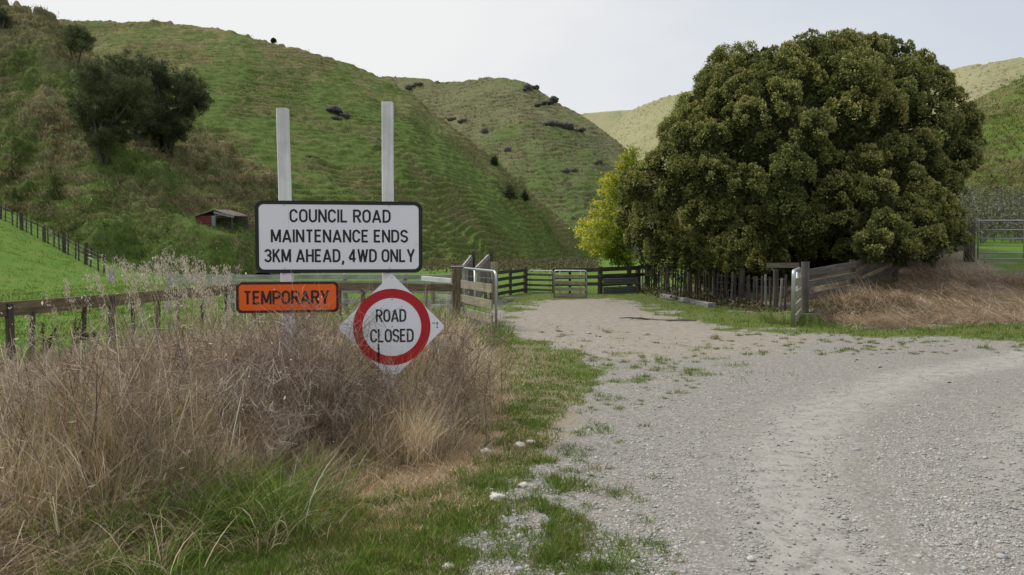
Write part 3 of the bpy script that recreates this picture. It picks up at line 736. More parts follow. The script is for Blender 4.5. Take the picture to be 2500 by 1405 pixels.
# --- open gate, pipe frame with boards
h0 = P(1131, 655, 18.8); e0 = P(1211, 663.5, 16.5)
t = thing('farm_gate', 'open galvanised pipe gate with mossy boards swung out of the dry grass', 'gate', on(h0.x, h0.y), 'pipe gates of the stockyard')
dv = e0 - h0; zt = 1.2
def gp_(a, z): return Vector((h0.x + dv.x * a, h0.y + dv.y * a, z))
mb = MB(); mb.tube(bend([gp_(0, .05), gp_(0, h0.z), gp_(1, e0.z), gp_(1, .04)], .16), .027, 10); mb.build('frame', M['galv'], t, True)
mb = MB()
for a in (.38,): mb.tube([gp_(a, .1), gp_(a, 1.2)], .022, 8)
mb.tube([gp_(0, .1), gp_(1, .1)], .02, 8)
mb.build('stile', M['galv'], t, True)
for z0_ in (.86, .53, .24):
    off = Vector((.05, .03, 0)); MB().beam(gp_(.01, z0_) - off, gp_(.96, z0_ - .005) - off, .03, .18, segs=6, wob=.003).build('board', M['lichen_wood'], t)
mb = MB()
for a in (.14, .26, .52, .66, .80): wire(mb, [gp_(a, .1), gp_(a, 1.2)], .004)
for z_ in (.4, .7, 1.05): wire(mb, [gp_(0, z_), gp_(1, z_)], .004)
mb.build('mesh_wire', M['wire'], t)
for z_ in (.95, .3): MB().tube([gp_(-.05, z_), gp_(.01, z_)], .018, 8).build('hinge', M['galv_dull'], t)

# --- pale yard rails behind the signs
t = thing('yard_rails', 'silver grey wooden stockyard rails behind the signs', 'fence', on(-8, 21))
def rails(t, pl, zs, hh, th, mat, posts=True, pm=None, pz=1.15, pr=.07, back=.07):
    for a, b in zip(pl, pl[1:]):
        for z_ in zs:
            MB().beam(Vector((a[0], a[1], z_)), Vector((b[0], b[1], z_ + random.uniform(-.012, .012))), th, hh, segs=5, wob=.004).build('rail', mat, t)
    if posts:
        for a in pl: MB().tube([(a[0], a[1] + back + pr, -.3 + gzf(a[0], a[1])), (a[0] + random.uniform(-.02, .02), a[1] + back + pr, pz)], pr, 9).build('post', pm or mat, t)
pl = [P(px, 672, d)[:2] for px, d in ((405, 21.5), (560, 21.4), (700, 21.3), (840, 21.3), (985, 21.2), (1098, 21.0))]
rails(t, pl, (.945, .79), .11, .04, M['pale_wood'], pz=1.03)
for a, b in zip(pl[:1], pl[1:2]): MB().beam(Vector((*Vector(a).lerp(Vector(b), .5), .645)), Vector((*b, .64)), .04, .11, segs=3).build('rail', M['pale_wood'], t)
rails(t, pl[1:], (.58, .30), .11, .04, M['pale_wood'], posts=False)

mb = MB().beam(P(1030, 680, 19.9), P(1102, 686.5, 19.4), .05, .115, segs=4, wob=.002)
tag(mb.build('white_board', M['white_paint']), 'white painted board sloping down to the thick gate post', 'board')
t = thing('cattle_rails', 'short run of pale rails low behind the ROAD CLOSED diamond', 'fence', on(*P(1070, 720, 19.8)[:2]))
for ya, yb, xa in ((722, 728, 1058), (746, 750, 1044)):
    MB().beam(P(xa, ya + 3, 20.2), P(1103, yb - 2, 19.6), .04, .10, segs=3).build('rail', M['pale_wood'], t)
for px in (1038, 1056):
    p = P(px, 700, 20.1); MB().tube([(p.x, p.y + .1, -.2), (p.x, p.y + .1, p.z + .1)], .05, 8).build('post', M['lichen_wood'], t)

# --- loading ramp with sloping plank sides
t = thing('loading_ramp', 'weathered timber stock loading ramp with two sloping plank sides', 'ramp', on(-1.2, 26))
for (pxa, ya, pxb, yb) in ((1134, 652, 1153, 628), (1165, 657, 1196, 626)):
    a = P(pxa, ya, 24.6); b = P(pxb, yb, 28.2)
    for k in range(6):
        dz = Vector((0, 0, -.07 - k * .15)); MB().beam(a + dz, b + dz, .035, .135, segs=4, wob=.004).build('plank', M['grey_wood'], t)
    MB().beam(a + Vector((-.05, -.03, .02)), b + Vector((-.05, -.03, .03)), .05, .06, segs=3).build('handrail', M['pale_wood'], t)
    for p, ex in ((b, .16), (a.lerp(b, .5), -.05), (a, -.05)):
        MB().beam((p.x + .05, p.y + .03, -.3), (p.x + .05, p.y + .03, p.z + ex), .11, .11, (0, 1, 0)).build('post', M['grey_wood'] if ex < 0 else M['dark_wood'], t)
a0, a1 = P(1134, 652, 24.6), P(1165, 657, 24.6); b0, b1 = P(1153, 628, 28.2), P(1196, 626, 28.2); dn = Vector((0, 0, -.95))
mb = MB(); mb.add([a0 + dn, a1 + dn, b1 + dn, b0 + dn] + [v + dn - Vector((0, 0, .05)) for v in (a0, a1, b1, b0)], [(0, 1, 2, 3), (7, 6, 5, 4), (0, 4, 5, 1), (1, 5, 6, 2), (2, 6, 7, 3), (3, 7, 4, 0)]); mb.build('ramp_floor', M['grey_wood'], t)
p = P(1207, 640, 25.5)
MB().tube([(p.x, p.y, -.3), (p.x, p.y, p.z)], .115, 12).build('corner_post', M['lichen_wood'], t)

# --- far yard fence
t = thing('yard_fence', 'dark wooden four rail fence left of the narrow pipe gate', 'fence', on(-.2, 30))
pa = [P(1212, 700, 28.5), P(1246, 700, 30), P(1283, 700, 31.6)]
for a, b, ya, yb in ((pa[0], pa[1], 0, 0), (pa[1], pa[2], 0, 0)):
    for z_ in (.86, .62, .36, .12): MB().beam((a.x, a.y, z_ + gzf(a.x, a.y)), (b.x, b.y, z_ + .02 + gzf(b.x, b.y)), .04, .12, segs=3, wob=.004).build('rail', M['dark_wood'], t)
for p, r_ in zip(pa, (.05, .06, .085)): MB().tube([(p.x, p.y + .12, -.2), (p.x, p.y + .12, .98 if r_ < .08 else 1.02)], r_, 9).build('post', M['dark_wood'], t)

def pipe_gate(name, label, a, b, zb, ztop, rails_z, mat, r=.02, board=None, bh=.11, mids=(), rr=.09, group='pipe gates of the stockyard'):
    t = thing(name, label, 'gate', Vector((a[0], a[1], gzf(a[0], a[1]))), group)
    A = lambda f, z_: Vector((a[0] + (b[0] - a[0]) * f, a[1] + (b[1] - a[1]) * f, z_))
    mb = MB(); mb.tube(bend([A(0, zb), A(0, ztop), A(1, ztop), A(1, zb)], rr), r, 8); mb.build('frame', mat, t, True)
    mb = MB(); mb.tube([A(0, zb), A(1, zb)], r * .8, 8); mb.build('bottom_rail', mat, t, True)
    for z_ in rails_z:
        if board: MB().beam(A(.02, z_) - Vector((0, .035, 0)), A(.98, z_) - Vector((0, .035, 0)), .03, bh, segs=4, wob=.003).build('board', board, t)
        else: mb = MB(); mb.tube([A(0, z_), A(1, z_)], r * .75, 8); mb.build('rail', mat, t, True)
    for f in mids: mb = MB(); mb.tube([A(f, zb), A(f, ztop)], r * .6, 6); mb.build('stile', mat, t, True)
    return t
ga, gb = P(1287, 700, 31.7), P(1350, 700, 31.0)
pipe_gate('farm_gate', 'narrow pipe gate with dark boards in the far yard fence', ga[:2], gb[:2], .05, .88, (.72, .52, .32, .14), M['galv_dull'], .016, M['dark_wood'], .085, (.1, .88))
ga, gb = P(1353, 700, 28.6), P(1432, 700, 28.2)
pipe_gate('farm_gate', 'lichened board gate in a silver pipe frame standing free of the fence', ga[:2], gb[:2], .02, .945, (.74, .52, .30, .09), M['galv'], .024, M['lichen_wood'], .12, (.18, .82), .1)
# --- yard fence to the right of that gate, with iron sheets
t = thing('yard_fence', 'dark rail fence patched with corrugated iron sheets beside the yellow tree', 'fence', on(3.3, 31))
pb = [P(1352, 700, 31.0), P(1466, 700, 30.6), P(1558, 700, 31.8), P(1600, 700, 33.6)]
for i, (a, b) in enumerate(zip(pb, pb[1:])):
    for z_, hh in ((.89 + .045 * i, .16), (.62, .13), (.36, .13)) if i < 2 else ((1.0, .16), (.7, .13)):
        MB().beam((a.x, a.y, z_), (b.x, b.y, z_ + .04), .04, hh, segs=4, wob=.005).build('rail', M['dark_wood'], t)
    if i == 1:
        MB().beam((a.x, a.y - .03, .70), (b.x, b.y - .03, .72), .03, .12, segs=3).build('rail', M['dark_wood'], t)
for p, r_, tz in zip(pb, (.06, .095, .10, .07), (.95, 1.05, 1.05, 1.1)): MB().tube([(p.x, p.y + .13, -.3), (p.x, p.y + .13, tz)], r_, 9).build('post', M['dark_wood'], t)
for f in (.35, .7): 
    p = pb[0].lerp(pb[1], f); MB().beam((p.x, p.y + .08, 0), (p.x, p.y + .08, .9), .09, .05, (0, 1, 0)).build('post', M['dark_wood'], t)
def corrugated(p00, p10, h, n, amp, pitch_dir_up=True):
    """sheet from p00 to p10, rising h, waves stacked vertically"""
    V = []; F = []; d = (p10 - p00); nr = Vector((d.y, -d.x, 0)).normalized(); m = n * 6
    for j in range(m + 1):
        off = nr * (amp * math.sin(2 * math.pi * j / 6))
        for q in (p00, p10): V.append(q + Vector((0, 0, h * j / m)) + off)
    for j in range(m): F.append((2 * j, 2 * j + 1, 2 * j + 3, 2 * j + 2))
    return V, F
for z_, n in ((.02, 4), (.36, 4)):
    a = pb[1].lerp(pb[2], .06); b = pb[1].lerp(pb[2], .98); mb = MB()
    V, F = corrugated(Vector((a.x, a.y - .07, z_)), Vector((b.x, b.y - .07, z_)), .26, n, .016); mb.add(V, F); mb.build('iron_sheet', M['iron_sheet'], t, True)

# --- batten fence under the big tree
ba, bb = Vector((5.15, 33.4, 0)), Vector((6.95, 20.9, 0))
t = thing('batten_fence', 'dark batten and wire fence along the foot of the big round tree', 'fence', ba)
nb = 46
for i in range(nb + 1):
    f = i / nb; p = ba.lerp(bb, f) + Vector((math.sin(f * 3) * .12, 0, 0)); z_ = gzf(p.x, p.y)
    big = i % 8 == 4
    hh = 1.12 if big else random.uniform(.88, 1.04); ln = random.uniform(-.05, .05)
    if big: MB().tube([(p.x, p.y, z_ - .2), (p.x + ln * .5, p.y, z_ + hh)], .075, 8).build('post', M['dark_wood'], t)
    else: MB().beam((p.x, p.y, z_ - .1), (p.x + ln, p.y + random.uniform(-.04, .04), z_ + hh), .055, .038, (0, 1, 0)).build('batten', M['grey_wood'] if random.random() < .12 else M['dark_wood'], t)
mb = MB()
for h in (.2, .42, .64, .85): wire(mb, [ba.lerp(bb, f / 8) + Vector((math.sin(f / 8 * 3) * .12 + .03, 0, h + gzf(*ba.lerp(bb, f / 8)[:2]))) for f in range(9)], .004)
mb.build('wire', M['wire'], t)
MB().beam(P(1872, 649, 20.9), P(1951, 648, 20.3), .05, .125, segs=3).build('top_board', M['dark_wood'], t)

# --- gate seen end on at the right of the yard mouth
ge, gh = P(1937.5, 664, 17.25), P(1951, 657, 19.3)
t = thing('farm_gate', 'galvanised pipe gate with lichened boards seen end on below the big tree', 'gate', on(ge.x, ge.y), 'pipe gates of the stockyard')
A = lambda f, z_: Vector((ge.x + (gh.x - ge.x) * f, ge.y + (gh.y - ge.y) * f, z_))
mb = MB(); mb.tube(bend([A(0, .0), A(0, 1.19), A(1, 1.2), A(1, .1)], .12), .042, 10); mb.build('frame', M['galv'], t, True)
mb = MB(); mb.tube([A(.3, .1), A(.3, 1.18)], .02, 8); mb.tube([A(.65, .1), A(.65, 1.18)], .02, 8); mb.tube([A(0, .12), A(1, .12)], .022, 8); mb.build('stile', M['galv'], t, True)
for z_ in (.95, .68, .42, .18): MB().beam(A(.05, z_) + Vector((.05, 0, 0)), A(.97, z_) + Vector((.05, 0, 0)), .035, .16, segs=4).build('board', M['lichen_wood'], t)

# --- three board fence climbing the bank
pa, pz = Vector((7.0, 19.55, 0)), Vector((14.45, 25.9, 0))
t = thing('bank_fence', 'three board wooden fence climbing the bank under the big tree', 'fence', pa)
NP = 4
base = [pa.lerp(pz, i / NP) for i in range(NP + 1)]
for i in range(NP):
    a, b = base[i], base[i + 1]
    za = gzf(a.x, a.y) if i else 0.02; zb = gzf(b.x, b.y)
    for o_ in (1.07, .79, .49): MB().beam((a.x, a.y, za + o_), (b.x, b.y, zb + o_), .04, .165, segs=5, wob=.004).build('rail', M['shade_wood'] if i == 0 else M['dark_wood'], t)  # rails coloured for the tree's shade, darkest past the first span
for i, p in enumerate(base[:-1]):
    z_ = gzf(p.x, p.y); MB().tube([(p.x - .04, p.y - .1 if i == 0 else p.y + .11, z_ - .3), (p.x - .04, p.y - .1 if i == 0 else p.y + .11, z_ + 1.2)], .10 if i == 0 else .08, 10).build('post', M['shade_wood'] if i == 0 else M['dark_wood'], t)  # posts take the same shade-darkened timber colours

# --- right gate on top of the bank
sp = P(2369, 544, 26); zb = gzf(sp.x, sp.y)
t = thing('gate_post', 'stout dark round gate post at the top of the bank', 'post', on(sp.x, sp.y))
MB().tube([(sp.x, sp.y, zb - .4), (sp.x - .02, sp.y, sp.z)], .165, 12).build('post', M['dark_wood'], t)
ra, rb = P(2388, 600, 25.8), P(2500, 600, 25.8)
rb = ra + (rb - ra) * 2.2
zt = [P(2388, y, 25.8).z for y in (539, 562, 583, 600, 618, 633)]
pipe_gate('farm_gate', 'six rail galvanised pipe gate on top of the bank', ra[:2], rb[:2], zt[-1], zt[0], zt[1:-1], M['galv_dull'], .024, mids=(.45,), rr=.05)
p = rb + Vector((.2, 0, 0))
tag(MB().tube([(p.x, p.y, gzf(p.x, p.y) - .3), (p.x, p.y, zt[0] + .05)], .15, 10).build('gate_post', M['dark_wood']), 'dark round post at the far end of the six rail gate', 'post')

# --- post and batten fence up the left paddock
t = thing('paddock_fence', 'dark post and wire fence climbing the green paddock at the left edge', 'fence', on(-24, 45))
LF = [(-60, 470, 500, 1), (-40, 480, 512, 0), (-20, 490, 520, 0), (3, 498, 532, 1), (16, 506, 550, 0), (34, 517, 558, 0), (44, 523, 565, 0), (56, 527, 570, 1), (67, 536, 576, 0), (79, 543, 583, 0), (94, 552, 590, 0), (110, 562, 600, 1), (119, 564, 605, 0), (133, 571, 614, 0),
      (146, 578, 620, 0), (158, 581, 629, 1), (167, 589, 636, 0), (185, 602, 646, 0), (193, 604, 653, 0), (209, 614, 668, 1), (221, 625, 673, 0), (240, 637, 683, 0), (253, 646, 690, 0)]
wl = []
for px, y0, y1, big in LF:
    d = 43.5 + (253 - px) / 250 * 10.5; x_ = (px - 1250) / FPX * d; g = gzf(x_, d); hh = (y1 - y0) / FPX * d
    top = Vector((x_ + random.uniform(-.03, .09), d, g + hh)); wl.append(Vector((x_, d, g)))
    if big: MB().tube([(x_, d, g - .3), top], .11, 8).build('post', M['dark_wood'], t)
    else: MB().beam((x_, d, g - .1), top, .075, .05, (0, 1, 0)).build('batten', M['dark_wood'], t)
mb = MB()
for h in (.2, .45, .7, .92): wire(mb, [p + Vector((0, 0, h)) for p in wl], .007)
mb.build('wire', M['wire'], t)
p = Gd(272, 690)
tag(MB().tube([(p.x, p.y, p.z - .2), (p.x, p.y, p.z + 33 * p.y / FPX)], [8.5 * p.y / FPX, 8 * p.y / FPX], 12).build('stump_post', M['pale_wood']), 'short thick grey post standing alone in the green paddock', 'post')

# --- long batten fence at the foot of the terraced hill
t = thing('batten_fence', 'long grey batten fence along the foot of the terraced hill', 'fence', on(0, 80))
wl = []
for i in range(58):
    f = i / 57; px = 1206 + 206 * f
    y1 = np.interp(px, [1200, 1215, 1300, 1353, 1412], [661, 660, 651, 637, 630]); hpx = np.interp(px, [1200, 1300, 1412], [21, 16, 13])
    d = min(150, 1.6 * FPX / (y1 - 615)) * .97; x_ = (px - 1250) / FPX * d; g = gzf(x_, d)
    hh = hpx / FPX * d * random.uniform(.85, 1.08); wl.append(Vector((x_, d, g)))
    MB().beam((x_, d, g - .1), (x_ + random.uniform(-.06, .06), d, g + hh), .11 if i % 6 == 0 else .07, .06, (0, 1, 0)).build('post' if i % 6 == 0 else 'batten', M['grey_wood'], t)
mb = MB()
for h in (.3, .6): wire(mb, [p + Vector((0, 0, h)) for p in wl], .008)
mb.build('wire', M['wire'], t)

# --- little iron shelter on the slope
pb_ = P(562, 560, 56.0); d0 = 56.0
t = thing('stock_shelter', 'tiny lean-to shelter of rusty red and grey iron on the slope', 'shelter', pb_)
pk = P(524, 515, d0); el = P(476, 531, d0); er = P(567, 528, d0); back_ = Vector((.25, 2.6, .12)); lift = Vector((0, 0, .05))
def roof_sheet(p, q):
    V = []; F = []; n = 11; m = n * 4; ov = (q - p).normalized() * .12
    for i in range(m + 1):
        f = i / m; w_ = Vector((0, 0, .022 * math.sin(f * n * 2 * math.pi))); o_ = back_ * f - Vector((.02, .15, 0))
        V += [p + o_ + w_ + lift, q + ov + o_ + w_ + lift]
    for i in range(m): F.append((2 * i, 2 * i + 1, 2 * i + 3, 2 * i + 2))
    mb = MB(); mb.add(V, F); return mb.build('roof', M['rusty_iron'], t)
roof_sheet(pk, el); roof_sheet(pk + Vector((.02, 0, .012)), er)
MB().beam(pk - Vector((.05, .04, .10)), er - Vector((-.12, .04, .06)), .05, .15).build('roof_beam', M['pale_wood'], t)
MB().beam(er - Vector((.04, -.06, 1.7)), er - Vector((.04, -.06, .1)), .09, .09, (0, 1, 0)).build('post', M['dark_wood'], t)
MB().beam(pk - Vector((0, -.06, 1.9)), pk - Vector((0, -.06, .1)), .09, .09, (0, 1, 0)).build('post', M['grey_wood'], t)
def wall(p, q, h, mat):
    mb = MB(); V, F = corrugated(p, q, h, 7, .018); mb.add(V, F); return mb.build('wall', mat, t, True)
wt = P(524, 527, d0).z; zl = wt - .75
wall(Vector((el.x + .04, el.y, zl)), Vector((pk.x - .22, pk.y, zl)), .75, M['red_iron'])
wl_ = wall(Vector((pk.x - .215, pk.y, zl)), Vector((pk.x + .02, pk.y, zl)), .75, M['iron_sheet']); wl_['label'] = 'bare grey iron end of the red wall'
wall(el + back_ + Vector((0, 0, -1.2)), er + back_ + Vector((0, 0, -1.2)), 1.25, M['rusty_iron'])  # dark iron stands in for the shade inside the open half

# --- sleeper and stick
a, b = on(*Gd(1619, 727)[:2], .05), on(*Gd(1738, 752)[:2], .05)
tag(MB().beam(a, b, .22, .17, segs=6, wob=.004).build('timber_sleeper', M['grey_wood']), 'old grey timber sleeper lying at the foot of the batten fence', 'sleeper')
mb = MB(); pts_ = []
for i in range(9):
    f = i / 8; p = Gd(1512 + 188 * f, 779 + 7 * f); pts_.append((p.x, p.y + random.uniform(-.05, .05), p.z + .02 + .015 * math.sin(f * 9)))
mb.tube(pts_, [.010, .016, .02, .021, .022, .024, .024, .022, .012], 6)
mb.tube([pts_[3], (pts_[3][0] - .2, pts_[3][1] - .15, pts_[3][2] + .05), (pts_[3][0] - .42, pts_[3][1] - .2, pts_[3][2] + .02)], .009, 5)
tag(mb.build('fallen_branch', M['bark']), 'long thin fallen branch lying across the gravel yard', 'branch')
# ================================================================== TREES, BUSHES, ROCKS
def unit(n, up=0):
    v = rng.normal(size=(n, 3)); v[:, 2] += up; return v / np.linalg.norm(v, axis=1)[:, None]
def ico(sub=2):
    import bmesh
    bm = bmesh.new(); bmesh.ops.create_icosphere(bm, subdivisions=sub, radius=1)
    V = np.array([v.co[:] for v in bm.verts]); F = np.array([[v.index for v in f.verts] for f in bm.faces]); bm.free(); return V, F
ICO2 = ico(2); ICO3 = ico(3); ICO1 = ico(1)

# --- the big billowing evergreen
def big_tree():
    base = Vector((9.6, 27.4, 0)); base.z = gzf(base.x, base.y)
    t = thing('evergreen_tree', 'huge rounded dark olive evergreen tree billowing over the batten fence', 'tree', base)
    s = .5553
    L = [(970,150,75),(1120,105,95),(1270,100,95),(1400,110,85),(1525,125,78),(1350,250,150),(1560,230,115),(1690,270,95),(1080,240,115),(820,270,100),(705,330,88),(920,270,85),
         (1000,370,130),(1200,330,110),(1800,430,95),(1845,540,58),(1815,610,78),(1700,480,110),(1300,430,150),(1450,400,130),(760,440,115),(655,490,95),(575,480,72),(445,570,85),(540,610,90),
         (920,540,115),(1040,650,115),(1380,650,120),(1620,560,110),(705,690,125),(1160,600,115),(1560,720,115),(410,700,105),(340,770,75),(440,860,120),(860,720,100),(370,940,70),(460,1000,70),
         (650,850,95),(620,990,70),(830,960,85),(1130,910,140),(1260,860,110),(1450,860,100),(1610,850,110),(1700,830,95),(1500,930,90),(1720,930,70),(560,990,60),(800,1045,48),(1290,1000,60),
         (1010,800,110),(760,830,80),(1240,740,100),(1500,570,110),(1420,760,110),(860,880,80),(960,960,80),(640,590,90),(1130,480,110),(850,400,95),(1660,640,95),(1740,720,80),(1560,1000,60),(1400,980,70),(520,760,85),(1000,1040,40),(680,1050,40),(1640,380,110),(1520,330,110),(1230,190,110),(480,930,80),(1620,165,72),(1755,345,72),(1822,480,58),(885,190,62),(965,205,72),(620,395,62),(530,455,58),(405,565,50),(335,690,50),(310,860,50),(1455,95,62),(1200,85,70),(1050,130,70),(740,300,60),(1650,210,70),(1800,560,70),(1850,600,45),(1770,660,60),(1330,760,95),(1560,840,90),(1640,760,85),(950,880,75),(1380,900,90)]
    lob = []
    CX, CY, RX, RY = 1090, 640, 800, 600          # silhouette ellipse in crop units
    for x, y, r in L:
        if x < 1000 and y < 620: q = (1000 - x) / 700 + .25; x += 48 * min(1, q); y += 42 * min(1, q)      # the left shoulder slopes away
        y += 34 * max(0, 1 - y / 420)
        px, py = 1350 + s * x, 60 + s * y
        u = ((x - CX) / RX); v = ((y - CY) / RY) * .9
        k = math.sqrt(max(0.0, 1 - min(1, (u * u + v * v) * 1.0)))
        d = 27.2 - 4.9 * k * .92 + random.uniform(-.5, .5)
        if x > 1620: d += (.6 + (x - 1620) / 250) * (1 if y < 720 else 0)     # the upper right flank leans back
        if y > 720 and x > 1330: d -= min(1.0, (x - 1330) / 200)               # low boughs sweep forward over the bank fence
        c = P(px, py, d); rr = r * s / FPX * d * .90; d += (rr - 1) * 0
        lob.append((np.array(c), rr))
    # the back of the crown, unseen from the road
    for i in range(34):
        a = random.uniform(.05, math.pi - .05); e = random.uniform(-.1, 1.2)
        c = np.array([9.7 + 4.0 * math.cos(a) * math.cos(e), 27.6 + 5.0 * math.sin(a) * math.cos(e), 3.2 + 4.6 * math.sin(e)]); lob.append((c, random.uniform(1.1, 1.5)))
    for px, py, dd_, r_ in ((2130, 606, 21.3, .5), (2195, 612, 21.9, .55), (2262, 604, 22.6, .6), (2315, 580, 23.4, .55), (2160, 575, 21.6, .6), (2240, 570, 22.3, .6)): lob.append((np.array(P(px, py, dd_)), r_))
    for px, py, dd_, r_ in ((1585, 618, 31.5, .75), (1630, 628, 30.5, .7), (1675, 622, 29.5, .7), (1720, 632, 28.0, .65), (1770, 628, 26.5, .65), (1820, 632, 25.5, .6), (1870, 622, 24.6, .6), (1690, 642, 27.3, .45), (1755, 650, 25.9, .48), (1800, 652, 25.0, .4), (1860, 646, 24.2, .42), (1600, 660, 33.5, .6), (1660, 664, 32, .6), (1720, 668, 30.5, .6), (1790, 672, 29, .6)): lob.append((np.array(P(px, py, dd_)), r_))
    for i in range(22):                              # boughs added round the trunk to darken the space under the crown
        a = i / 21; c = np.array([6.2 + 7.2 * a, 27.6 + random.uniform(-.8, 1.8) - 1.2 * a, 1.5 + random.uniform(-.5, .5) + 1.0 * a]); lob.append((c, random.uniform(.9, 1.2)))
    for i in range(16):
        a = i / 15; c = np.array([6.8 + 5.6 * a, 28.0 + random.uniform(-.5, 1.2) - a, .75 + .8 * a]); lob.append((c, random.uniform(.7, .95)))
    st = Strips(); core = []; coref = []; nv = 0
    eye = np.array([0, 0, EYE])
    for c, r in lob:
        sc = np.array([1.0, 1.0, 1.12])
        vis = c[1] < 30
        nsub = int((105 if vis else 30) * (r / 1.3)**1.7) + 14
        dirs = unit(nsub, .25)
        subc = c + dirs * sc * r * rng.uniform(.62, .90, (nsub, 1))
        subr = np.maximum(.13, r * rng.uniform(.13, .25, nsub))
        kp = np.ones(nsub, bool)
        for c2, r2 in lob:
            if c2 is not c: kp &= np.linalg.norm((subc - c2) / sc, axis=1) > r2 * .60
        kp &= dirs[:, 2] > (-.28 if vis else -1)
        subc, subr, dirs = subc[kp], subr[kp], dirs[kp]
        tone = rng.normal(0, .10)
        for q, rad, dd in zip(subc, subr, dirs):
            n = int((480 if vis else 90) * (rad / .36)**1.7) + 24
            dv = unit(n, .25) + dd * .75; dv /= np.linalg.norm(dv, axis=1)[:, None]
            rr = rad * (1 + (vnoise(dv[:, 0] * 3 + q[0], dv[:, 1] * 3 + dv[:, 2] * 2.3 + q[1], 3)[:, None] - .5) * .7) * rng.uniform(.72, 1.05, (n, 1))
            p = q + dv * rr * np.array([1, 1, 1.15])
            ax = dv * .7 + unit(n, .6) * .75
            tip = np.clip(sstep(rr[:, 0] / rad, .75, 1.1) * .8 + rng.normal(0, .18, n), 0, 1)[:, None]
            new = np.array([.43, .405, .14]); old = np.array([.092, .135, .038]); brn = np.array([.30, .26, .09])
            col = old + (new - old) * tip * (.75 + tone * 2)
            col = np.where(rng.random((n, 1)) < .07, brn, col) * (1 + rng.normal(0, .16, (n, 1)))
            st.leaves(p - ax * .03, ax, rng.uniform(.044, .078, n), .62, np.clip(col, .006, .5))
        m = int(1300 * (r / 1.2)**2); dv = unit(m); st.leaves(c + dv * sc * r * rng.uniform(.36, .66, (m, 1)), dv + unit(m), rng.uniform(.09, .16, m), .6, jit((.05, .062, .018), m, .25))  # inner leaves coloured dark to paint the shade between lobes
    V = ICO3[0] * np.array([2.6, 1.6, 2.2]) * (1 + (vnoise(ICO3[0][:, 0] * 4, ICO3[0][:, 1] * 4 + ICO3[0][:, 2] * 3, 5)[:, None] - .5) * .3) + np.array([9.8, 28.0, 4.6]); core.append(V); coref.append(ICO3[1] + nv)  # solid dark core added to stop light passing through the crown
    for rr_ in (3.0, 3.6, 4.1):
        dv = unit(7000); st.leaves(dv * np.array([rr_ * 1.05, rr_ * .8, rr_ * .9]) + np.array([9.8, 28.0, 4.8]), dv + unit(7000), rng.uniform(.12, .22, 7000), .6, jit((.05, .062, .018), 7000, .25))  # leaves round the core, coloured dark like the shaded inside
    ms, tn = newmat('dark crown core'); finish(tn, (.030, .034, .014), .95)
    crown = st.build('crown', M['leaf'], t)
    link_mesh('dark_core', np.concatenate(core), np.concatenate(coref), ms, crown, True)
    mb = MB()
    mb.tube([base - Vector((0, 0, .3)), base + Vector((.05, .1, 1.0)), base + Vector((-.1, 0, 2.4)), base + Vector((.2, .1, 4.4))], [.45, .38, .32, .2], 10)
    for a, e in ((0, 2.5), (1.2, 2.2), (2.3, 2.6), (3.4, 2.3), (4.4, 2.4), (5.4, 2.1)):
        mb.tube([base + Vector((0, 0, .9)), base + Vector((math.cos(a) * 1.1, math.sin(a) * 1.1, 1.7)), base + Vector((math.cos(a) * e, math.sin(a) * e, 3.4))], [.2, .15, .08], 7)
    mb.build('trunk', M['bark'], t)
big_tree()

# --- yellow autumn tree behind it
def autumn_tree():
    base = on(4.95, 34.6)
    t = thing('autumn_tree', 'yellow autumn tree with drooping sprays beside the evergreen', 'tree', base)
    mb = MB(); st = Strips()
    mb.tube([base - Vector((0, 0, .3)), base + Vector((.0, 0, 1.2)), base + Vector((-.05, 0, 2.6)), base + Vector((.25, 0, 4.4)), base + Vector((.3, 0, 5.5))], [.11, .095, .07, .04, .012], 8)
    tips = [(1404,562),(1420,600),(1445,622),(1425,585),(1440,545),(1462,572),(1480,610),(1470,540),(1455,495),(1475,500),(1470,460),(1490,470),(1465,432),(1490,425),(1510,400),(1500,440),(1522,380),(1548,362),(1545,395),
            (1530,420),(1520,460),(1505,520),(1500,560),(1510,600),(1540,630),(1530,560),(1550,500),(1560,450),(1575,400),(1560,560),(1460,600),(1490,580),(1480,630),(1410,545),(1500,640),(1535,650),(1445,520),(1520,630)]
    for i, (px, py) in enumerate(tips):
        e = P(px + random.uniform(-4, 4), py + random.uniform(-4, 4), 34.6 + random.uniform(-1.3, 1.3))
        h = max(.9, min(4.6, (e.z - base.z) * .62 + random.uniform(-.2, .2)))
        a = base + Vector((.05 * h, 0, h)); m = a.lerp(e, .55) + Vector((0, 0, .32))
        q = [a, a.lerp(m, .5) + Vector((0, 0, .05)), m, m.lerp(e, .5) + Vector((0, 0, .04)), e]
        mb.tube(q, [.028, .022, .016, .010, .004], 5)
        pl = np.array([v[:] for v in q]); nn = 330
        f = rng.uniform(.25, 1, nn)**.75 * 4; k = np.minimum(f.astype(int), 3); u = (f - k)[:, None]
        c = pl[k] * (1 - u) + pl[k + 1] * u + rng.normal(0, .20, (nn, 3)) * np.array([1, 1, .75]) * (1.15 - .6 * (f / 4)[:, None])
        outer = np.clip((c[:, 0] * -1 + 4.5) / 1.9 + (c[:, 2] - 2.8) * .16 + rng.normal(0, .22, nn), 0, 1)[:, None]
        col = np.array([.17, .25, .03]) + (np.array([.66, .62, .085]) - np.array([.17, .25, .03])) * outer
        col = np.where(rng.random((nn, 1)) < .08, np.array([.52, .42, .08]), col) * (1 + rng.normal(0, .15, (nn, 1)))
        ax = rng.normal(size=(nn, 3)) * .7 + np.array([-.35, -.1, -.55])
        st.leaves(c, ax, rng.uniform(.07, .125, nn), .72, np.clip(col, .01, .8))
    st.build('crown', M['leafy'], t); mb.build('trunk', M['bark'], t)
autumn_tree()

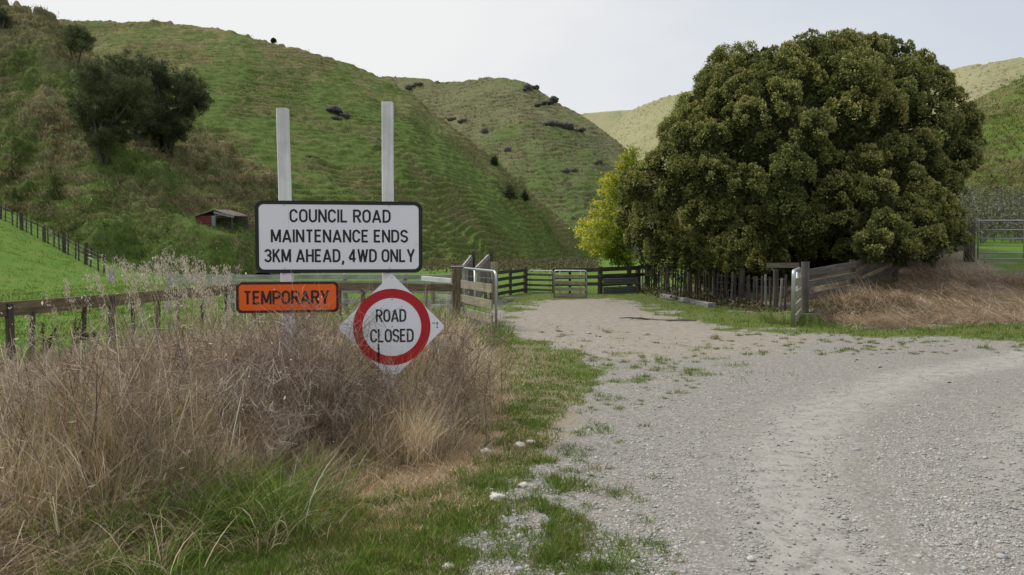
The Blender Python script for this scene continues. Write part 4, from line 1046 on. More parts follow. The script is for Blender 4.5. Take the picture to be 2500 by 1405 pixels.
# --- dark scrub trees on the spur
def scrub_tree(label, pbase, ptop, width, clumps, seed, dens=1.0, dark=1.0, dshift=0.0, stems=4):
    b = cast(*pbase); d = b.y
    k = d / FPX; H = (pbase[1] - ptop[1]) * k; Wd = width * k * .5
    t = thing('scrub_tree', label, 'tree', b, 'dark scrub trees on the spur')
    st = Strips(); mb = MB(); rs = random.Random(seed)
    cl = []
    for (cx, cy, r) in clumps: cl.append((P(cx, cy, d + dshift + rs.uniform(-1, 1) * Wd * .5), r * k))
    for i in range(stems):
        a = 2 * math.pi * i / stems + rs.uniform(-.4, .4); tx = Vector((math.cos(a) * Wd * .35, math.sin(a) * Wd * .3, H * rs.uniform(.45, .6)))
        p0 = b + Vector((math.cos(a) * .18, math.sin(a) * .18, -.3)); p1 = b + tx * .5 + Vector((rs.uniform(-.2, .2), 0, .1))
        mb.tube([p0, p0.lerp(p1, .5) + Vector((rs.uniform(-.1, .1), 0, 0)), p1, b + tx], [.13, .11, .09, .06], 6)
    for c, r in cl:
        a = b + Vector((c.x - b.x, c.y - b.y, 0)) * .35 + Vector((0, 0, H * rs.uniform(.28, .45)))
        mb.tube([a, a.lerp(c, .5) + Vector((rs.uniform(-.2, .2), 0, rs.uniform(-.1, .15))), c, c + Vector((rs.uniform(-.3, .3) * r, 0, r * .6))], [.07, .05, .03, .01], 5)
        c = np.array(c)
        for j in range(int(40 * dens)):
            dd = unit(1, .3)[0]; q = c + dd * r * rng.uniform(.3, 1.35) * np.array([1, 1, .85]); sr = r * rng.uniform(.18, .40)
            n = int(62 * dens)
            dv = unit(n, .5); p = q + dv * sr * rng.uniform(.3, 1.0, (n, 1)) * np.array([1.1, 1.1, .85])
            col = jit(np.array([.055, .068, .030]) * dark, n, .25, .06)
            st.leaves(p, unit(n, .9), rng.uniform(.16, .36, n), .13, col)
    st.build('crown', M['leaf'], t); mb.build('trunk', M['bark'], t)
scrub_tree('largest scrub tree on the spur, mid green, in the clump of three', (252, 392), (200, 150), 190, [(235,255,48),(220,220,42),(265,210,45),(300,240,45),(245,300,40),(205,275,34),(285,290,38),(325,265,36),(230,185,34),(330,225,40),(225,325,32),(275,330,34),(300,320,30),(250,345,26)], 1, 1.15, 1.45)
scrub_tree('blackish wind shaped scrub tree at the downhill side of the clump', (412, 385), (400, 160), 200, [(430,250,52),(400,215,45),(465,235,40),(390,280,45),(440,290,42),(365,250,38),(480,250,26),(375,190,34),(350,290,34),(455,210,34),(410,310,30),(430,330,32),(380,325,32),(345,318,30),(400,345,26)], 2, 1.25, .85)
scrub_tree('thinner grey scrub tree at the back of the clump', (330, 330), (330, 145), 130, [(285,165,28),(320,160,32),(360,170,34),(300,190,30),(345,195,32),(385,185,24)], 3, .9, 1.55, 2.0)
scrub_tree('lone small open scrub tree higher up the spur', (186, 165), (190, 70), 80, [(175,95,20),(198,88,22),(215,102,16),(172,115,15),(205,118,17),(188,80,16)], 4, .75, 1.8, stems=2)
scrub_tree('half hidden scrub bush at the top left corner', (2, 70), (0, 15), 50, [(0,38,20),(-12,50,20),(10,52,14)], 5, .8, 1.3, stems=2)

def bush(label, px, py, w_, h_, col, group, leafs=.2, name='shrub'):
    b = cast(px, py); k = b.y / FPX; t = thing(name, label, 'bush', b, group)
    st = Strips(); mb = MB()
    W2, H2 = w_ * k * .5, h_ * k
    for i in range(5):
        a = i * 1.26; mb.tube([b - Vector((0, 0, .2)), b + Vector((math.cos(a) * W2 * .5, math.sin(a) * W2 * .5, H2 * .7))], [.05, .015], 5)
    n = 2200; dv = unit(n, .3); dv[:, 2] = np.abs(dv[:, 2])
    rr = rng.uniform(.5, 1.0, (n, 1)) * (1 + (vnoise(dv[:, 0] * 3 + px, dv[:, 1] * 3 + dv[:, 2] * 3, 6)[:, None] - .5) * .8)
    st.leaves(np.array(b) + dv * rr * np.array([W2, W2, H2]), dv + unit(n, .4), rng.uniform(.7, 1.3, n) * leafs, .4, jit(col, n, .3))
    st.build('foliage', M['leaf'], t); mb.build('stems', M['bark'], t)
for args in (('dark rounded bush on the terraced hill face, larger of the two close together', 1245, 487, 34, 34, (.04, .05, .022)),
             ('small dark bush just downhill of the larger bush on the terraced hill', 1281, 490, 18, 22, (.035, .042, .02)),
             ('small bush on the far edge of the terraced hill', 1206, 405, 20, 22, (.045, .055, .022)),
             ('tiny bush on the skyline of the terraced hill', 668, 102, 8, 5, (.05, .06, .03))):
    bush(*args, 'bushes on the hills')

def rock(label, pts, group='rock outcrops on the hills'):
    c0 = cast(*pts[0][:2]); t = thing('rock_outcrop', label, 'rock', c0, group)
    for px, py, rx, ry in pts:
        V = []; F = []; n = 0
        c = cast(px, py)
        if (c - c0).length > 25: c = P(px, py, c0.y)
        k = c0.y / FPX
        for j in range(7):
            o = np.array(c) + rng.normal(size=3) * np.array([rx, rx, ry * .6]) * k * .55
            v = ICO3[0] * np.array([rx, rx * .8, ry * 1.3]) * k * rng.uniform(.35, .8)
            v = v * (1 + (fbm(ICO3[0][:, 0] * 2.2 + px + j, ICO3[0][:, 1] * 2.2 + ICO3[0][:, 2] * 1.7 + py, 7, 4)[:, None] - .5) * 1.3)
            v = np.round(v / (rx * k * .22)) * (rx * k * .22) * .55 + v * .45
            V.append(v + o - np.array([0, 0, ry * k * .55])); F.append(ICO3[1] + n); n += len(v)
        link_mesh('boulder', np.concatenate(V), np.concatenate(F), M['rock'], t)
rock('dark rock ledge on the terraced hill between the two white posts', [(812, 270, 18, 9), (838, 280, 16, 8), (822, 290, 12, 5)])
rock('wide dark rock band across the right shoulder of the middle hill', [(1336, 300, 14, 7), (1362, 304, 18, 10), (1392, 312, 16, 7), (1410, 318, 10, 5)])
rock('single dark boulder on the left face of the middle hill', [(1182, 320, 11, 10)])
rock('rock knob on the right skyline of the middle hill', [(1352, 242, 8, 6), (1340, 250, 12, 5), (1322, 254, 9, 4)])
rock('rocky bluff just below the top of the middle hill', [(1300, 212, 14, 10), (1284, 220, 10, 5)])
rock('small pair of rocks low on the middle hill', [(1380, 418, 9, 7), (1408, 414, 10, 8)])
rock('little rock near the lower right edge of the middle hill', [(1462, 396, 9, 6)])
rock('dark rocks in the gully left of the middle hill', [(1112, 290, 12, 5), (1132, 294, 9, 5)])
rock('small boulder in the lower gully of the middle hill', [(1240, 368, 6, 8)])
rock('faint rock scar at the upper left of the middle hill', [(1005, 212, 14, 9), (1022, 206, 12, 5)])
rock('small dark rock on the terraced hill right of the white posts', [(755, 385, 14, 5)])
# ================================================================== GRASS, WEEDS, STONES
def screen_pts(n, x0, x1, y0, y1, dmax=60):
    """ground points spread evenly over a patch of view, so near ground is covered more densely than far ground"""
    px = rng.uniform(x0, x1, n); py = rng.uniform(y0, y1, n)
    a = (px - 1250) / FPX; b = (702.5 - py) / FPX
    y = _c + b * _s; zz = -_s + b * _c
    ok = zz < -.02; t = np.where(ok, -EYE / np.where(ok, zz, -1), 1e9)
    X, Y = a * t, y * t
    for _ in range(3):                         # settle on the real ground height
        t = np.where(ok, (gz(X, Y) - EYE) / np.where(ok, zz, -1), 1e9); X, Y = a * t, y * t
    ok &= (Y < dmax) & (Y > 2.5)
    return X[ok], Y[ok]
def area_pts(n, x0, x1, y0, y1): return rng.uniform(x0, x1, n), rng.uniform(y0, y1, n)
def base3(x, y, dz=-.01): return np.stack([x, y, gz(x, y) + dz], -1)
GREENS = np.array([[.090, .160, .024], [.115, .190, .030], [.15, .225, .040], [.072, .135, .024], [.20, .23, .065]])
STRAWS = np.array([[.44, .345, .22], [.55, .46, .32], [.33, .245, .155], [.68, .61, .48], [.22, .16, .105], [.44, .32, .17]])
TWIGS = np.array([[.23, .18, .145], [.32, .265, .22], [.13, .10, .08], [.46, .40, .34], [.24, .17, .125]])
def pick(pal, n, w=None, amt=.2): 
    c = pal[rng.choice(len(pal), n, p=w)]; return np.clip(c * (1 + rng.normal(0, amt, (n, 1))), .004, .8)

# --- short green grass on the verges and flats
gs = Strips()
X, Y = screen_pts(360000, -60, 2560, 600, 1460, 62); XB, YB = screen_pts(190000, 480, 1460, 780, 1465, 30); X = np.r_[X, XB]; Y = np.r_[Y, YB]
Z = zones(X, Y); pr = np.clip(Z['green'] * 1.0, 0, 1)
clump = sstep(fbm(X * 5, Y * 5, 77, 3), .32, .55)
keep = rng.random(len(X)) < pr * (.7 + .3 * clump); X, Y, clump = X[keep], Y[keep], clump[keep]; sc = Z['scat'][keep]; vg = Z['verge'][keep]
n = len(X); D = np.hypot(X, Y)
H = rng.uniform(.022, .065, n) * (1 + .6 * clump) * np.clip(.8 + D * .012, .8, 1.3)
yl = fbm(X * .8, Y * .8, 78, 3)
col = pick(GREENS, n); wl = (rng.random(n) < (.10 + .35 * sstep(yl, .5, .7)))[:, None]
col = np.where(wl, pick(np.array([[.20, .19, .06], [.28, .23, .12], [.16, .17, .04]]), n), col)
dv_ = (vg > .3) & (rng.random(n) < .34 * sstep(fbm(X * 1.7 + 4, Y * 1.7, 80, 3), .38, .6)); col[dv_] = pick(STRAWS[:3], int(dv_.sum()))
H = H * np.where(vg > .3, .72, 1)
gs.blades(base3(X, Y), H, np.clip(.0036 + .00055 * D, .004, .016), rng.uniform(0, 6.28, n), rng.uniform(0, .7, n), rng.uniform(.1, 1.0, n), col, 2)
# longer tufts along edges
X, Y = screen_pts(5200, 500, 2560, 700, 1420, 24); Z = zones(X, Y)
keep = rng.random(len(X)) < np.clip(Z['verge'] * .25 + Z['lawn'] * .22 + Z['scat'] * .4, 0, 1) * sstep(fbm(X * 2.2, Y * 2.2, 79, 2), .45, .65); X, Y = X[keep], Y[keep]
k = 14; bx = np.repeat(X, k) + rng.normal(0, .035, len(X) * k); by = np.repeat(Y, k) + rng.normal(0, .035, len(X) * k); n = len(bx)
gs.blades(base3(bx, by), rng.uniform(.06, .15, n), np.clip(.004 + .0004 * by, .004, .012), rng.uniform(0, 6.28, n), rng.uniform(.05, .6, n), rng.uniform(.3, 1.3, n), pick(GREENS, n), 3)
o = gs.build('turf_grass', M['grass']); tag(o, 'short green grass on the verge, the yard flat and the paddock', 'grass', kind='stuff')

# --- scattered tufts in the gravel: small cushions
ts = Strips()
X, Y = screen_pts(5200, 1150, 1720, 800, 1440, 20); Z = zones(X, Y)
dens = np.clip(sstep(poly_sd(X, Y, SCATTER), -.5, .6), 0, 1) * (1 - Z['dry']) * (.12 + .88 * sstep(fbm(X * 1.4, Y * 1.4, 91, 3), .42, .62))
keep = rng.random(len(X)) < dens * .32; X, Y = X[keep], Y[keep]
X2, Y2 = screen_pts(170, 1700, 2500, 815, 870, 20); X = np.r_[X, X2]; Y = np.r_[Y, Y2]
s_ = np.clip(rng.lognormal(-.35, .45, len(X)), .25, 1.5)
k = 64; bx = np.repeat(X, k) + rng.normal(0, .034, len(X) * k) * np.repeat(s_, k); by = np.repeat(Y, k) + rng.normal(0, .034, len(X) * k) * np.repeat(s_, k); n = len(bx)
tone = np.repeat(rng.random(len(X)), k)[:, None]
col = np.where(tone < .22, pick(np.array([[.17, .14, .06], [.20, .16, .075], [.12, .13, .03]]), n), pick(GREENS, n))
ts.blades(base3(bx, by), rng.uniform(.02, .065, n) * np.repeat(s_, k), np.clip(.0035 + .0004 * by, .004, .012), rng.uniform(0, 6.28, n), rng.uniform(.1, 1.0, n), rng.uniform(.1, 1.0, n), col, 2)
o = ts.build('grass_tufts', M['grass']); tag(o, 'small green grass tufts growing through the gravel', 'grass', kind='stuff')

# --- long green grass at the foot of the thicket, lower left
lg = Strips()
def tussock(x, y, n, hmin, hmax, r, pal, wd=.006, curl=(.6, 1.8), lean=(.05, .55)):
    a = rng.uniform(0, 6.28, n); rr = r * np.sqrt(rng.random(n)); bx = x + rr * np.cos(a); by = y + rr * np.sin(a)
    lg.blades(base3(bx, by), rng.uniform(hmin, hmax, n), rng.uniform(.6, 1.3, n) * wd, a + rng.normal(0, .7, n), rng.uniform(*lean, n), rng.uniform(*curl, n), pick(pal, n), 5)
for x, y, q in [(-1.62, 4.72, 150), (-1.45, 4.9, 120), (-1.85, 4.6, 130), (-1.75, 4.95, 120), (-1.5, 4.6, 90), (-2.1, 4.45, 120), (-1.35, 4.62, 70), (-2.35, 4.3, 120)]:
    tussock(x, y, int(q * 1.5), .22, .62, .15, GREENS * 1.05)
for i in range(150):
    px = rng.uniform(-80, 900); py = rng.uniform(1210, 1440); p = Gd(px, py)
    if poly_sd(np.array([p.x]), np.array([p.y]), THICKET)[0] > -.45 and rng.random() < .8: tussock(p.x, p.y, 24, .12, .38, .13, np.r_[GREENS, STRAWS[:2]])
for i in range(210):                            # green grass coming up through the weeds
    px = rng.uniform(-60, 820); py = rng.uniform(1080, 1330); p = Gd(px, py); tussock(p.x, p.y, 16, .2, .55, .15, np.r_[GREENS, GREENS, STRAWS[3:4]], .005)
for i in range(60):                             # beside the open gate and right of the sign
    p = Gd(rng.uniform(1165, 1240), rng.uniform(800, 850)); tussock(p.x, p.y, 26, .12, .30, .15, GREENS, .009)
for px, py, q in ((1900, 790, 90), (1880, 785, 60), (1915, 792, 60), (1870, 775, 40)):
    p = Gd(px, py); tussock(p.x, p.y, q, .2, .5, .22, np.array([[.30, .30, .14], [.2, .24, .06], [.1, .16, .03]]), .012)
# sparse long grass and seedlings against the board fence
X, Y = area_pts(900, -7.5, -.8, 8.6, 19); kf = np.abs(poly_sd(X, Y, THICKET)) < .8; X, Y = X[kf], Y[kf]
for x, y in zip(X[:330], Y[:330]): tussock(x, y, 12, .25, .7, .12, np.r_[GREENS, STRAWS[[1, 3]]], .007)
o = lg.build('long_grass', M['grass']); tag(o, 'long green grass growing at the foot of the dead weeds', 'grass', kind='stuff')

# --- thicket of dead grass and weeds
def thick_h(x, y):
    """how tall the dead growth stands"""
    sd_ = poly_sd(x, y, THICKET)
    h = .12 + .92 * sstep(sd_, -.05, .95)
    h *= .72 + .7 * sstep(fbm(x * .9, y * .9, 101, 3), .3, .7)
    h *= 1 - .45 * sstep(y, 9, 13) * (x < -1.5)
    h *= 1 - .35 * (1 - sstep(y, 4.4, 5.6))
    return h
def cap_h(x, y, h):
    """weeds stay lower towards the board fence and in front of the sign plates"""
    px = 1250 + x / y * FPX
    yt = np.interp(px, [-200, 0, 130, 240, 330, 430, 600, 790, 815, 845, 1065, 1095, 1200, 1240], [890, 872, 858, 832, 800, 772, 748, 748, 855, 905, 905, 835, 800, 830])
    yt = np.where((y > 7.2) & (px > 815) & (px < 1240), 745, yt)
    yt = yt + rng.exponential(24, len(x)) - 10
    return np.clip(np.minimum(h, EYE - (yt - 615) / FPX * y), .05, 2)
def tpts(n, thr=0.0):
    X = []; Y = []; m = 0
    while m < n:
        x, y = screen_pts(n * 2, -150, 1260, 830, 1480, 18); k = (poly_sd(x, y, THICKET) + (fbm(x * 1.6, y * 1.6, 11, 3) - .5) * .5) > thr; x, y = x[k], y[k]
        X.append(x); Y.append(y); m += len(x)
    return np.concatenate(X)[:n], np.concatenate(Y)[:n]
dg = Strips()
X, Y = tpts(62000, -.25); n = len(X); h = thick_h(X, Y); pal = STRAWS[rng.choice(6, n, p=[.26, .18, .22, .07, .15, .12])] * (1 + rng.normal(0, .2, (n, 1)))
gr = sstep(fbm(X * .8 + 3, Y * .8, 104, 2), .5, .66)[:, None] * (rng.random((n, 1)) < .32)
pal = np.where(gr > .5, pick(GREENS, n), pal)
dg.blades(base3(X, Y), cap_h(X, Y, h * rng.uniform(.35, 1.0, n)), np.clip(.0024 + .00032 * Y, .003, .007) * rng.uniform(.6, 1.4, n), rng.uniform(0, 6.28, n), np.abs(rng.normal(0, .38, n)), rng.uniform(-.1, 1.5, n), pal, 4)
# matted stems lying across each other
X, Y = tpts(16000, -.1); n = len(X); h = thick_h(X, Y); b = base3(X, Y); b[:, 2] += cap_h(X, Y, h) * rng.uniform(.0, .75, n)
dg.blades(b, rng.uniform(.15, .6, n), np.clip(.002 + .00028 * Y, .0025, .006), rng.uniform(0, 6.28, n), rng.uniform(.9, 1.6, n), rng.uniform(-.3, .9, n), pick(STRAWS, n, [.3, .2, .2, .1, .12, .08]), 3)
# leaning sheaves that give the tangle its clumps
X, Y = tpts(330, .05); X = np.r_[X, rng.normal(-1.02, .28, 60)]; Y = np.r_[Y, rng.uniform(6.1, 6.98, 60)]
for x, y in zip(X, Y):
    lo_ = .62 if abs(x + 1.02) < .6 and 6.1 < y < 7 else 0
    m = 70; hh = float(cap_h(np.array([x]), np.array([y]), np.maximum(lo_, thick_h(np.array([x]), np.array([y])) * 1.15))[0]); a0 = rng.uniform(0, 6.28); l0 = abs(rng.normal(.25, .3)); tone = rng.uniform(.75, 1.35)
    b = base3(np.full(m, x) + rng.normal(0, .06, m), np.full(m, y) + rng.normal(0, .06, m))
    dg.blades(b, hh * rng.uniform(.5, 1.0, m), min(.006, .0026 + .0003 * y), a0 + rng.normal(0, .8, m), np.abs(l0 + rng.normal(0, .18, m)), rng.uniform(0, 1.1, m), pick(STRAWS[[0, 1, 3, 5]], m) * tone, 4)
# short dead turf on the skirt
X, Y = screen_pts(70000, 560, 1290, 880, 1330, 14); Z = zones(X, Y); kf = rng.random(len(X)) < Z['dry'] * (1 - Z['verge'] * .5); X, Y = X[kf], Y[kf]; n = len(X)
dg.blades(base3(X, Y), rng.uniform(.02, .09, n), .0042, rng.uniform(0, 6.28, n), rng.uniform(.2, 1.3, n), rng.uniform(0, 1.0, n), pick(STRAWS * np.array([1.0, .88, .75]), n), 2)
# tall single stems standing in front of and around the signs
X, Y = tpts(1500, .1); kf = (Y > 5.6); X, Y = X[kf], Y[kf]; n = len(X); h = thick_h(X, Y)
kf = cap_h(X, Y, h * 1.3) > h * .8; X, Y, h = X[kf], Y[kf], h[kf]; n = len(X)
dg.blades(base3(X, Y), h * rng.uniform(1.0, 1.4, n), .0036, rng.uniform(0, 6.28, n), np.abs(rng.normal(0, .16, n)), rng.uniform(0, .6, n), pick(STRAWS, n, [.2, .3, .1, .25, .1, .05]), 5)
sx = np.r_[rng.uniform(-1.05, -.55, 30), rng.uniform(-2.5, -1.3, 60)]; sy = np.r_[rng.uniform(6.5, 6.9, 30), rng.uniform(6.2, 6.85, 60)]; n = len(sx)
dg.blades(base3(sx, sy), np.r_[rng.uniform(.7, 1.0, 30), rng.uniform(.95, 1.35, 60)], .003, rng.uniform(0, 6.28, n), rng.uniform(0, .25, n), rng.uniform(0, .5, n), pick(STRAWS[[1, 3, 0]], n), 6)
o = dg.build('dead_grass', M['straw']); tag(o, 'tangle of straw coloured dead grass round the sign posts', 'dead grass', kind='stuff')

# stouter pale and brown stalks, some snapped
tk = Strips(); X, Y = tpts(620, .12); n = len(X); h = cap_h(X, Y, thick_h(X, Y) * rng.uniform(.8, 1.5, n)); kf = h > .2; X, Y, h = X[kf], Y[kf], h[kf]; n = len(X)
tk.blades(base3(X, Y), h * 1.1, rng.uniform(.006, .0095, n), rng.uniform(0, 6.28, n), np.abs(rng.normal(0, .45, n)), rng.uniform(-.1, .5, n), pick(np.r_[STRAWS[[1, 3, 4]], TWIGS[[2, 2]] * .8], n), 4, blunt=.5)
q = tk.tips; i = rng.choice(n, 260); m = len(i); tk.leaves(q[i] + rng.normal(0, .03, (m, 3)), unit(m, -.4), rng.uniform(.015, .04, m), .35, pick(np.array([[.62, .56, .47], [.45, .38, .28], [.5, .44, .36]]), m))
i = rng.choice(n, 500); m = len(i); b = base3(X[i], Y[i]); f = rng.uniform(.35, .95, (m, 1)); tk.leaves(b + (q[i] - b) * f + rng.normal(0, .09, (m, 3)), unit(m, -.2), rng.uniform(.04, .11, m), .12, pick(np.array([[.60, .54, .45], [.46, .36, .16], [.5, .44, .36], [.2, .24, .06]]), m))
o = tk.build('broken_stalks', M['straw']); tag(o, 'stouter broken pale stalks standing through the dead grass', 'weeds', kind='stuff')

# brown twiggy weeds
tw = Strips()
def weeds(xs, ys, hs, spread=.42, col=TWIGS, nb=16, nt=6):
    for x, y, h in zip(xs, ys, hs):
        b = np.array([x, y, gzf(x, y) - .02]); w_ = max(.0028, .0011 + .00042 * y)
        lean = rng.normal(0, .20, 2)
        top = b + np.array([lean[0] * h, lean[1] * h, h])
        tw.segs3(b[None], top[None], w_ * 1.7, w_ * .7, pick(col, 1))
        f = rng.uniform(.12, .95, nb)[:, None]; s0 = b + (top - b) * f
        a = rng.uniform(0, 6.28, nb); L = h * rng.uniform(.25, .62, nb) * (1.1 - f[:, 0] * .6)
        el = rng.uniform(.35, 1.15, nb)
        s1 = s0 + np.stack([np.cos(a) * np.sin(el) * L * spread * 2, np.sin(a) * np.sin(el) * L * spread * 2, np.cos(el) * L], -1)
        c = pick(col, nb); tw.segs3(s0, s1, w_ * 1.15, w_ * .6, c)
        m = nb * nt; g = rng.uniform(.2, 1.0, m)[:, None]; i = np.repeat(np.arange(nb), nt)
        q0 = s0[i] + (s1[i] - s0[i]) * g; dv = unit(m, .45); q1 = q0 + dv * rng.uniform(.04, .16, (m, 1)) * (h + .3)
        tw.segs3(q0, q1, w_ * .8, w_ * .55, np.clip(c[i] * (1 + rng.normal(0, .2, (m, 1))), .01, .6))
X, Y = tpts(800, .05)
f = sstep(fbm(X * .8 + 9, Y * .8, 131, 2), .48, .60); kf = rng.random(len(X)) < f; X, Y = X[kf][:170], Y[kf][:170]
weeds(X, Y, cap_h(X, Y, thick_h(X, Y) * rng.uniform(.8, 1.25, len(X))))
# the dense dark patch in the middle and below the orange plate
X = np.r_[rng.normal(-1.8, .55, 220), rng.normal(-1.35, .4, 60)]; Y = np.r_[rng.normal(6.3, .6, 220), rng.normal(6.1, .35, 60)]; kf = (poly_sd(X, Y, THICKET) > .15); X, Y = X[kf], Y[kf]
weeds(X, Y, cap_h(X, Y, np.clip(thick_h(X, Y) * rng.uniform(.85, 1.3, len(X)), .45, 1.15)))
X = rng.normal(-1.0, .3, 30); Y = rng.uniform(6.2, 6.9, 30); weeds(X, Y, cap_h(X, Y, rng.uniform(.5, .8, 30)))
X = rng.normal(-.75, .28, 34); Y = rng.uniform(7.3, 8.7, 34); weeds(X, Y, rng.uniform(.6, 1.0, 34))
o = tw.build('dead_weeds', M['straw']); tag(o, 'brown twiggy dead weeds tangled through the dry grass', 'weeds', kind='stuff')

# pale oat grass with nodding seed heads
oh = Strips()
hx = []; 
for i in range(150):
    px = rng.choice([rng.normal(470, 75), rng.normal(330, 70), rng.uniform(60, 620)], p=[.5, .3, .2]); d = rng.uniform(7.8, 10.2)
    topy = np.interp(px, [60, 200, 280, 330, 420, 520, 620], [720, 650, 600, 640, 600, 640, 640]) + rng.exponential(55)
    tp = P(px, topy, d); hx.append((tp.x, tp.y, tp.z))
hx = np.array(hx); n = len(hx)
az = rng.uniform(2.2, 4.0, n); bx = hx[:, 0] + rng.normal(.12, .15, n); by = hx[:, 1] + rng.normal(0, .15, n); b = base3(bx, by); q = np.array(hx)
for i in range(4):
    f0, f1 = i / 4, (i + 1) / 4; bow = lambda f: np.stack([.10 * np.sin(f * np.pi) * np.ones(n), 0 * az, 0 * az], -1)
    oh.segs3(b + (q - b) * f0 + bow(f0), b + (q - b) * f1 + bow(f1), .0042 - .0005 * i, .0038 - .0005 * i, pick(np.array([[.40, .33, .22], [.5, .44, .34]]), n))
k = 30; i = np.repeat(np.arange(n), k); f = rng.uniform(0, 1, n * k)
hl = rng.uniform(.14, .26, n)[i]
dirn = np.stack([np.cos(az) * .62, np.sin(az) * .62, np.full(n, -.1)], -1)[i]
c = q[i] + np.stack([rng.normal(.01, .016, n * k), rng.normal(0, .016, n * k), -f * hl + .02], -1) + dirn * ((1 - f) * .05)[:, None]
ax = np.stack([rng.normal(.12, .4, n * k), rng.normal(0, .4, n * k), -rng.uniform(.5, 1.2, n * k)], -1)
oh.leaves(c, ax, rng.uniform(.022, .042, n * k), .28, pick(np.array([[.50, .45, .38], [.42, .36, .28], [.58, .54, .48]]), n * k, None, .1))
o = oh.build('oat_grass', M['straw']); tag(o, 'tall pale oat grass with nodding white seed heads before the paddock', 'grass', kind='stuff')

# dark dock stalks at the board fence
for px, py, pt, lab in ((105, 870, 790, 'dark seed stalk of dock at the left end of the board fence'), (165, 880, 770, 'tallest dark dock stalk leaning by the fence batten'), (228, 885, 815, 'dark leaning dock stalk beside the fence post')):
    d = 8.4; b = P(px, py, d); b.z = gzf(b.x, b.y); tp = P(px + rng.uniform(-5, 25), pt, d); t = thing('dock_weed', lab, 'weed', b, 'dock stalks at the fence')
    st = Strips(); mb = MB(); mb.tube([b, b.lerp(tp, .5) + Vector((.02, 0, 0)), tp], [.008, .006, .003], 5)
    for j in range(4):
        f = rng.uniform(.35, .8); a = b.lerp(tp, f); e = a + Vector((rng.uniform(-.14, .14), rng.uniform(-.1, .1), rng.uniform(.14, .3))); mb.tube([a, e], [.004, .002], 4)
        m = 160; u = rng.uniform(.1, 1, (m, 1)); st.leaves(np.array(a) + (np.array(e) - np.array(a)) * u + rng.normal(0, .008, (m, 3)), unit(m, .4), .014, .8, jit((.045, .026, .018), m))
    m = 240; u = rng.uniform(.45, 1, (m, 1)); st.leaves(np.array(b) + (np.array(tp) - np.array(b)) * u + rng.normal(0, .01, (m, 3)), unit(m, .4), .015, .8, jit((.05, .03, .02), m))
    st.build('seed_head', M['straw'], t); mb.build('stem', M['bark'], t)
b = on(-1.11, 6.8); t = thing('mullein_stalk', 'thin dark seed stalk standing before the ROAD CLOSED diamond', 'weed', b)
tp = P(924, 842, 6.8); mb = MB().tube([b, tp], [.004, .003], 5); mb.build('stem', M['bark'], t)
st = Strips(); m = 160; u = rng.uniform(.84, 1, (m, 1)); st.leaves(np.array(b) + (np.array(tp) - np.array(b)) * u, unit(m, .6), .013, .7, jit((.04, .03, .028), m)); st.build('seed_head', M['straw'], t)

# --- matted straw on the bank at the right
bs = Strips()
X, Y = area_pts(130000, 6.0, 19, 16.4, 27.5); Z = zones(X, Y); kf = rng.random(len(X)) < np.clip(np.maximum(Z['bank'], Z['dry'] * (Y < 22)), 0, 1); X, Y = X[kf], Y[kf]; n = len(X)
az = np.pi + .3 + (fbm(X * .8, Y * .8, 152, 2) - .5) * 6 + rng.normal(0, .6, n)
hump = fbm(X * 1.3, Y * 1.3, 151, 3)
bs.blades(base3(X, Y, .0) + np.stack([0 * X, 0 * X, rng.uniform(0, 1, n) * np.clip(hump - .35, 0, 1) * 1.1], -1), rng.uniform(.14, .55, n), rng.uniform(.007, .014, n), az, np.clip(rng.normal(1.25, .25, n), .3, 1.65), rng.uniform(.1, .9, n), pick(np.array([[.36, .275, .19], [.44, .345, .245], [.27, .20, .135], [.54, .45, .34], [.19, .14, .095]]) * 1.05, n), 3)
# stiff stalks along the fence and at the top
X = np.r_[rng.uniform(7.2, 9.2, 260), rng.normal(13.2, .8, 130)]; Y = np.r_[rng.uniform(18.9, 20.9, 260), rng.normal(24.6, .6, 130)]; n = len(X)
bs.blades(base3(X, Y), np.r_[rng.uniform(.3, .8, 260), rng.uniform(.6, 1.3, 130)], .010, rng.normal(np.pi, 1.0, n), rng.uniform(.1, .9, n), rng.uniform(0, .8, n), pick(STRAWS, n), 4)
X, Y = area_pts(2200, 7.1, 9.6, 18.7, 21.2); n = len(X)
bs.blades(base3(X, Y), rng.uniform(.2, .5, n), .011, rng.uniform(0, 6.28, n), rng.uniform(.2, 1.2, n), rng.uniform(.2, 1.2, n), pick(np.array([[.07, .085, .025], [.12, .11, .04], [.2, .15, .07]]), n), 3)
o = bs.build('matted_straw', M['straw']); tag(o, 'flattened brown dead grass matted over the bank below the six rail gate', 'dead grass', kind='stuff')

# --- grey thistles behind the right gate, and rank growth at the hill foot
th = Strips()
px = rng.uniform(2315, 2560, 330); d = rng.uniform(30, 46, 330)
X = (px - 1250) / FPX * d; weedy = np.array([[.15, .13, .115], [.20, .18, .165], [.10, .10, .06], [.28, .26, .245]])
for x, y in zip(X, d):
    b = np.array([x, y, gzf(x, y)]); h = rng.uniform(.5, 1.25); m = 46
    p = b + np.stack([rng.normal(0, .22, m), rng.normal(0, .22, m), rng.uniform(.25, 1, m) * h], -1)
    th.segs3(np.repeat(b[None], 6, 0), p[:6], .02, .012, pick(weedy, 6)); th.leaves(p, unit(m, .5), rng.uniform(.06, .14, m), .5, pick(np.r_[weedy, [[.07, .11, .03], [.09, .12, .035], [.06, .09, .03]]], m))
px = rng.uniform(1020, 1460, 420); d = rng.uniform(58, 100, 420); X = (px - 1250) / FPX * d
for x, y in zip(X, d):
    m = 22; b = np.array([x, y, gzf(x, y)]); p = b + np.stack([rng.normal(0, .35, m), rng.normal(0, .35, m), rng.uniform(.1, .75, m)], -1)
    th.leaves(p, unit(m, .7), rng.uniform(.15, .34, m), .35, pick(np.array([[.13, .11, .07], [.08, .085, .035], [.18, .155, .10]]), m))
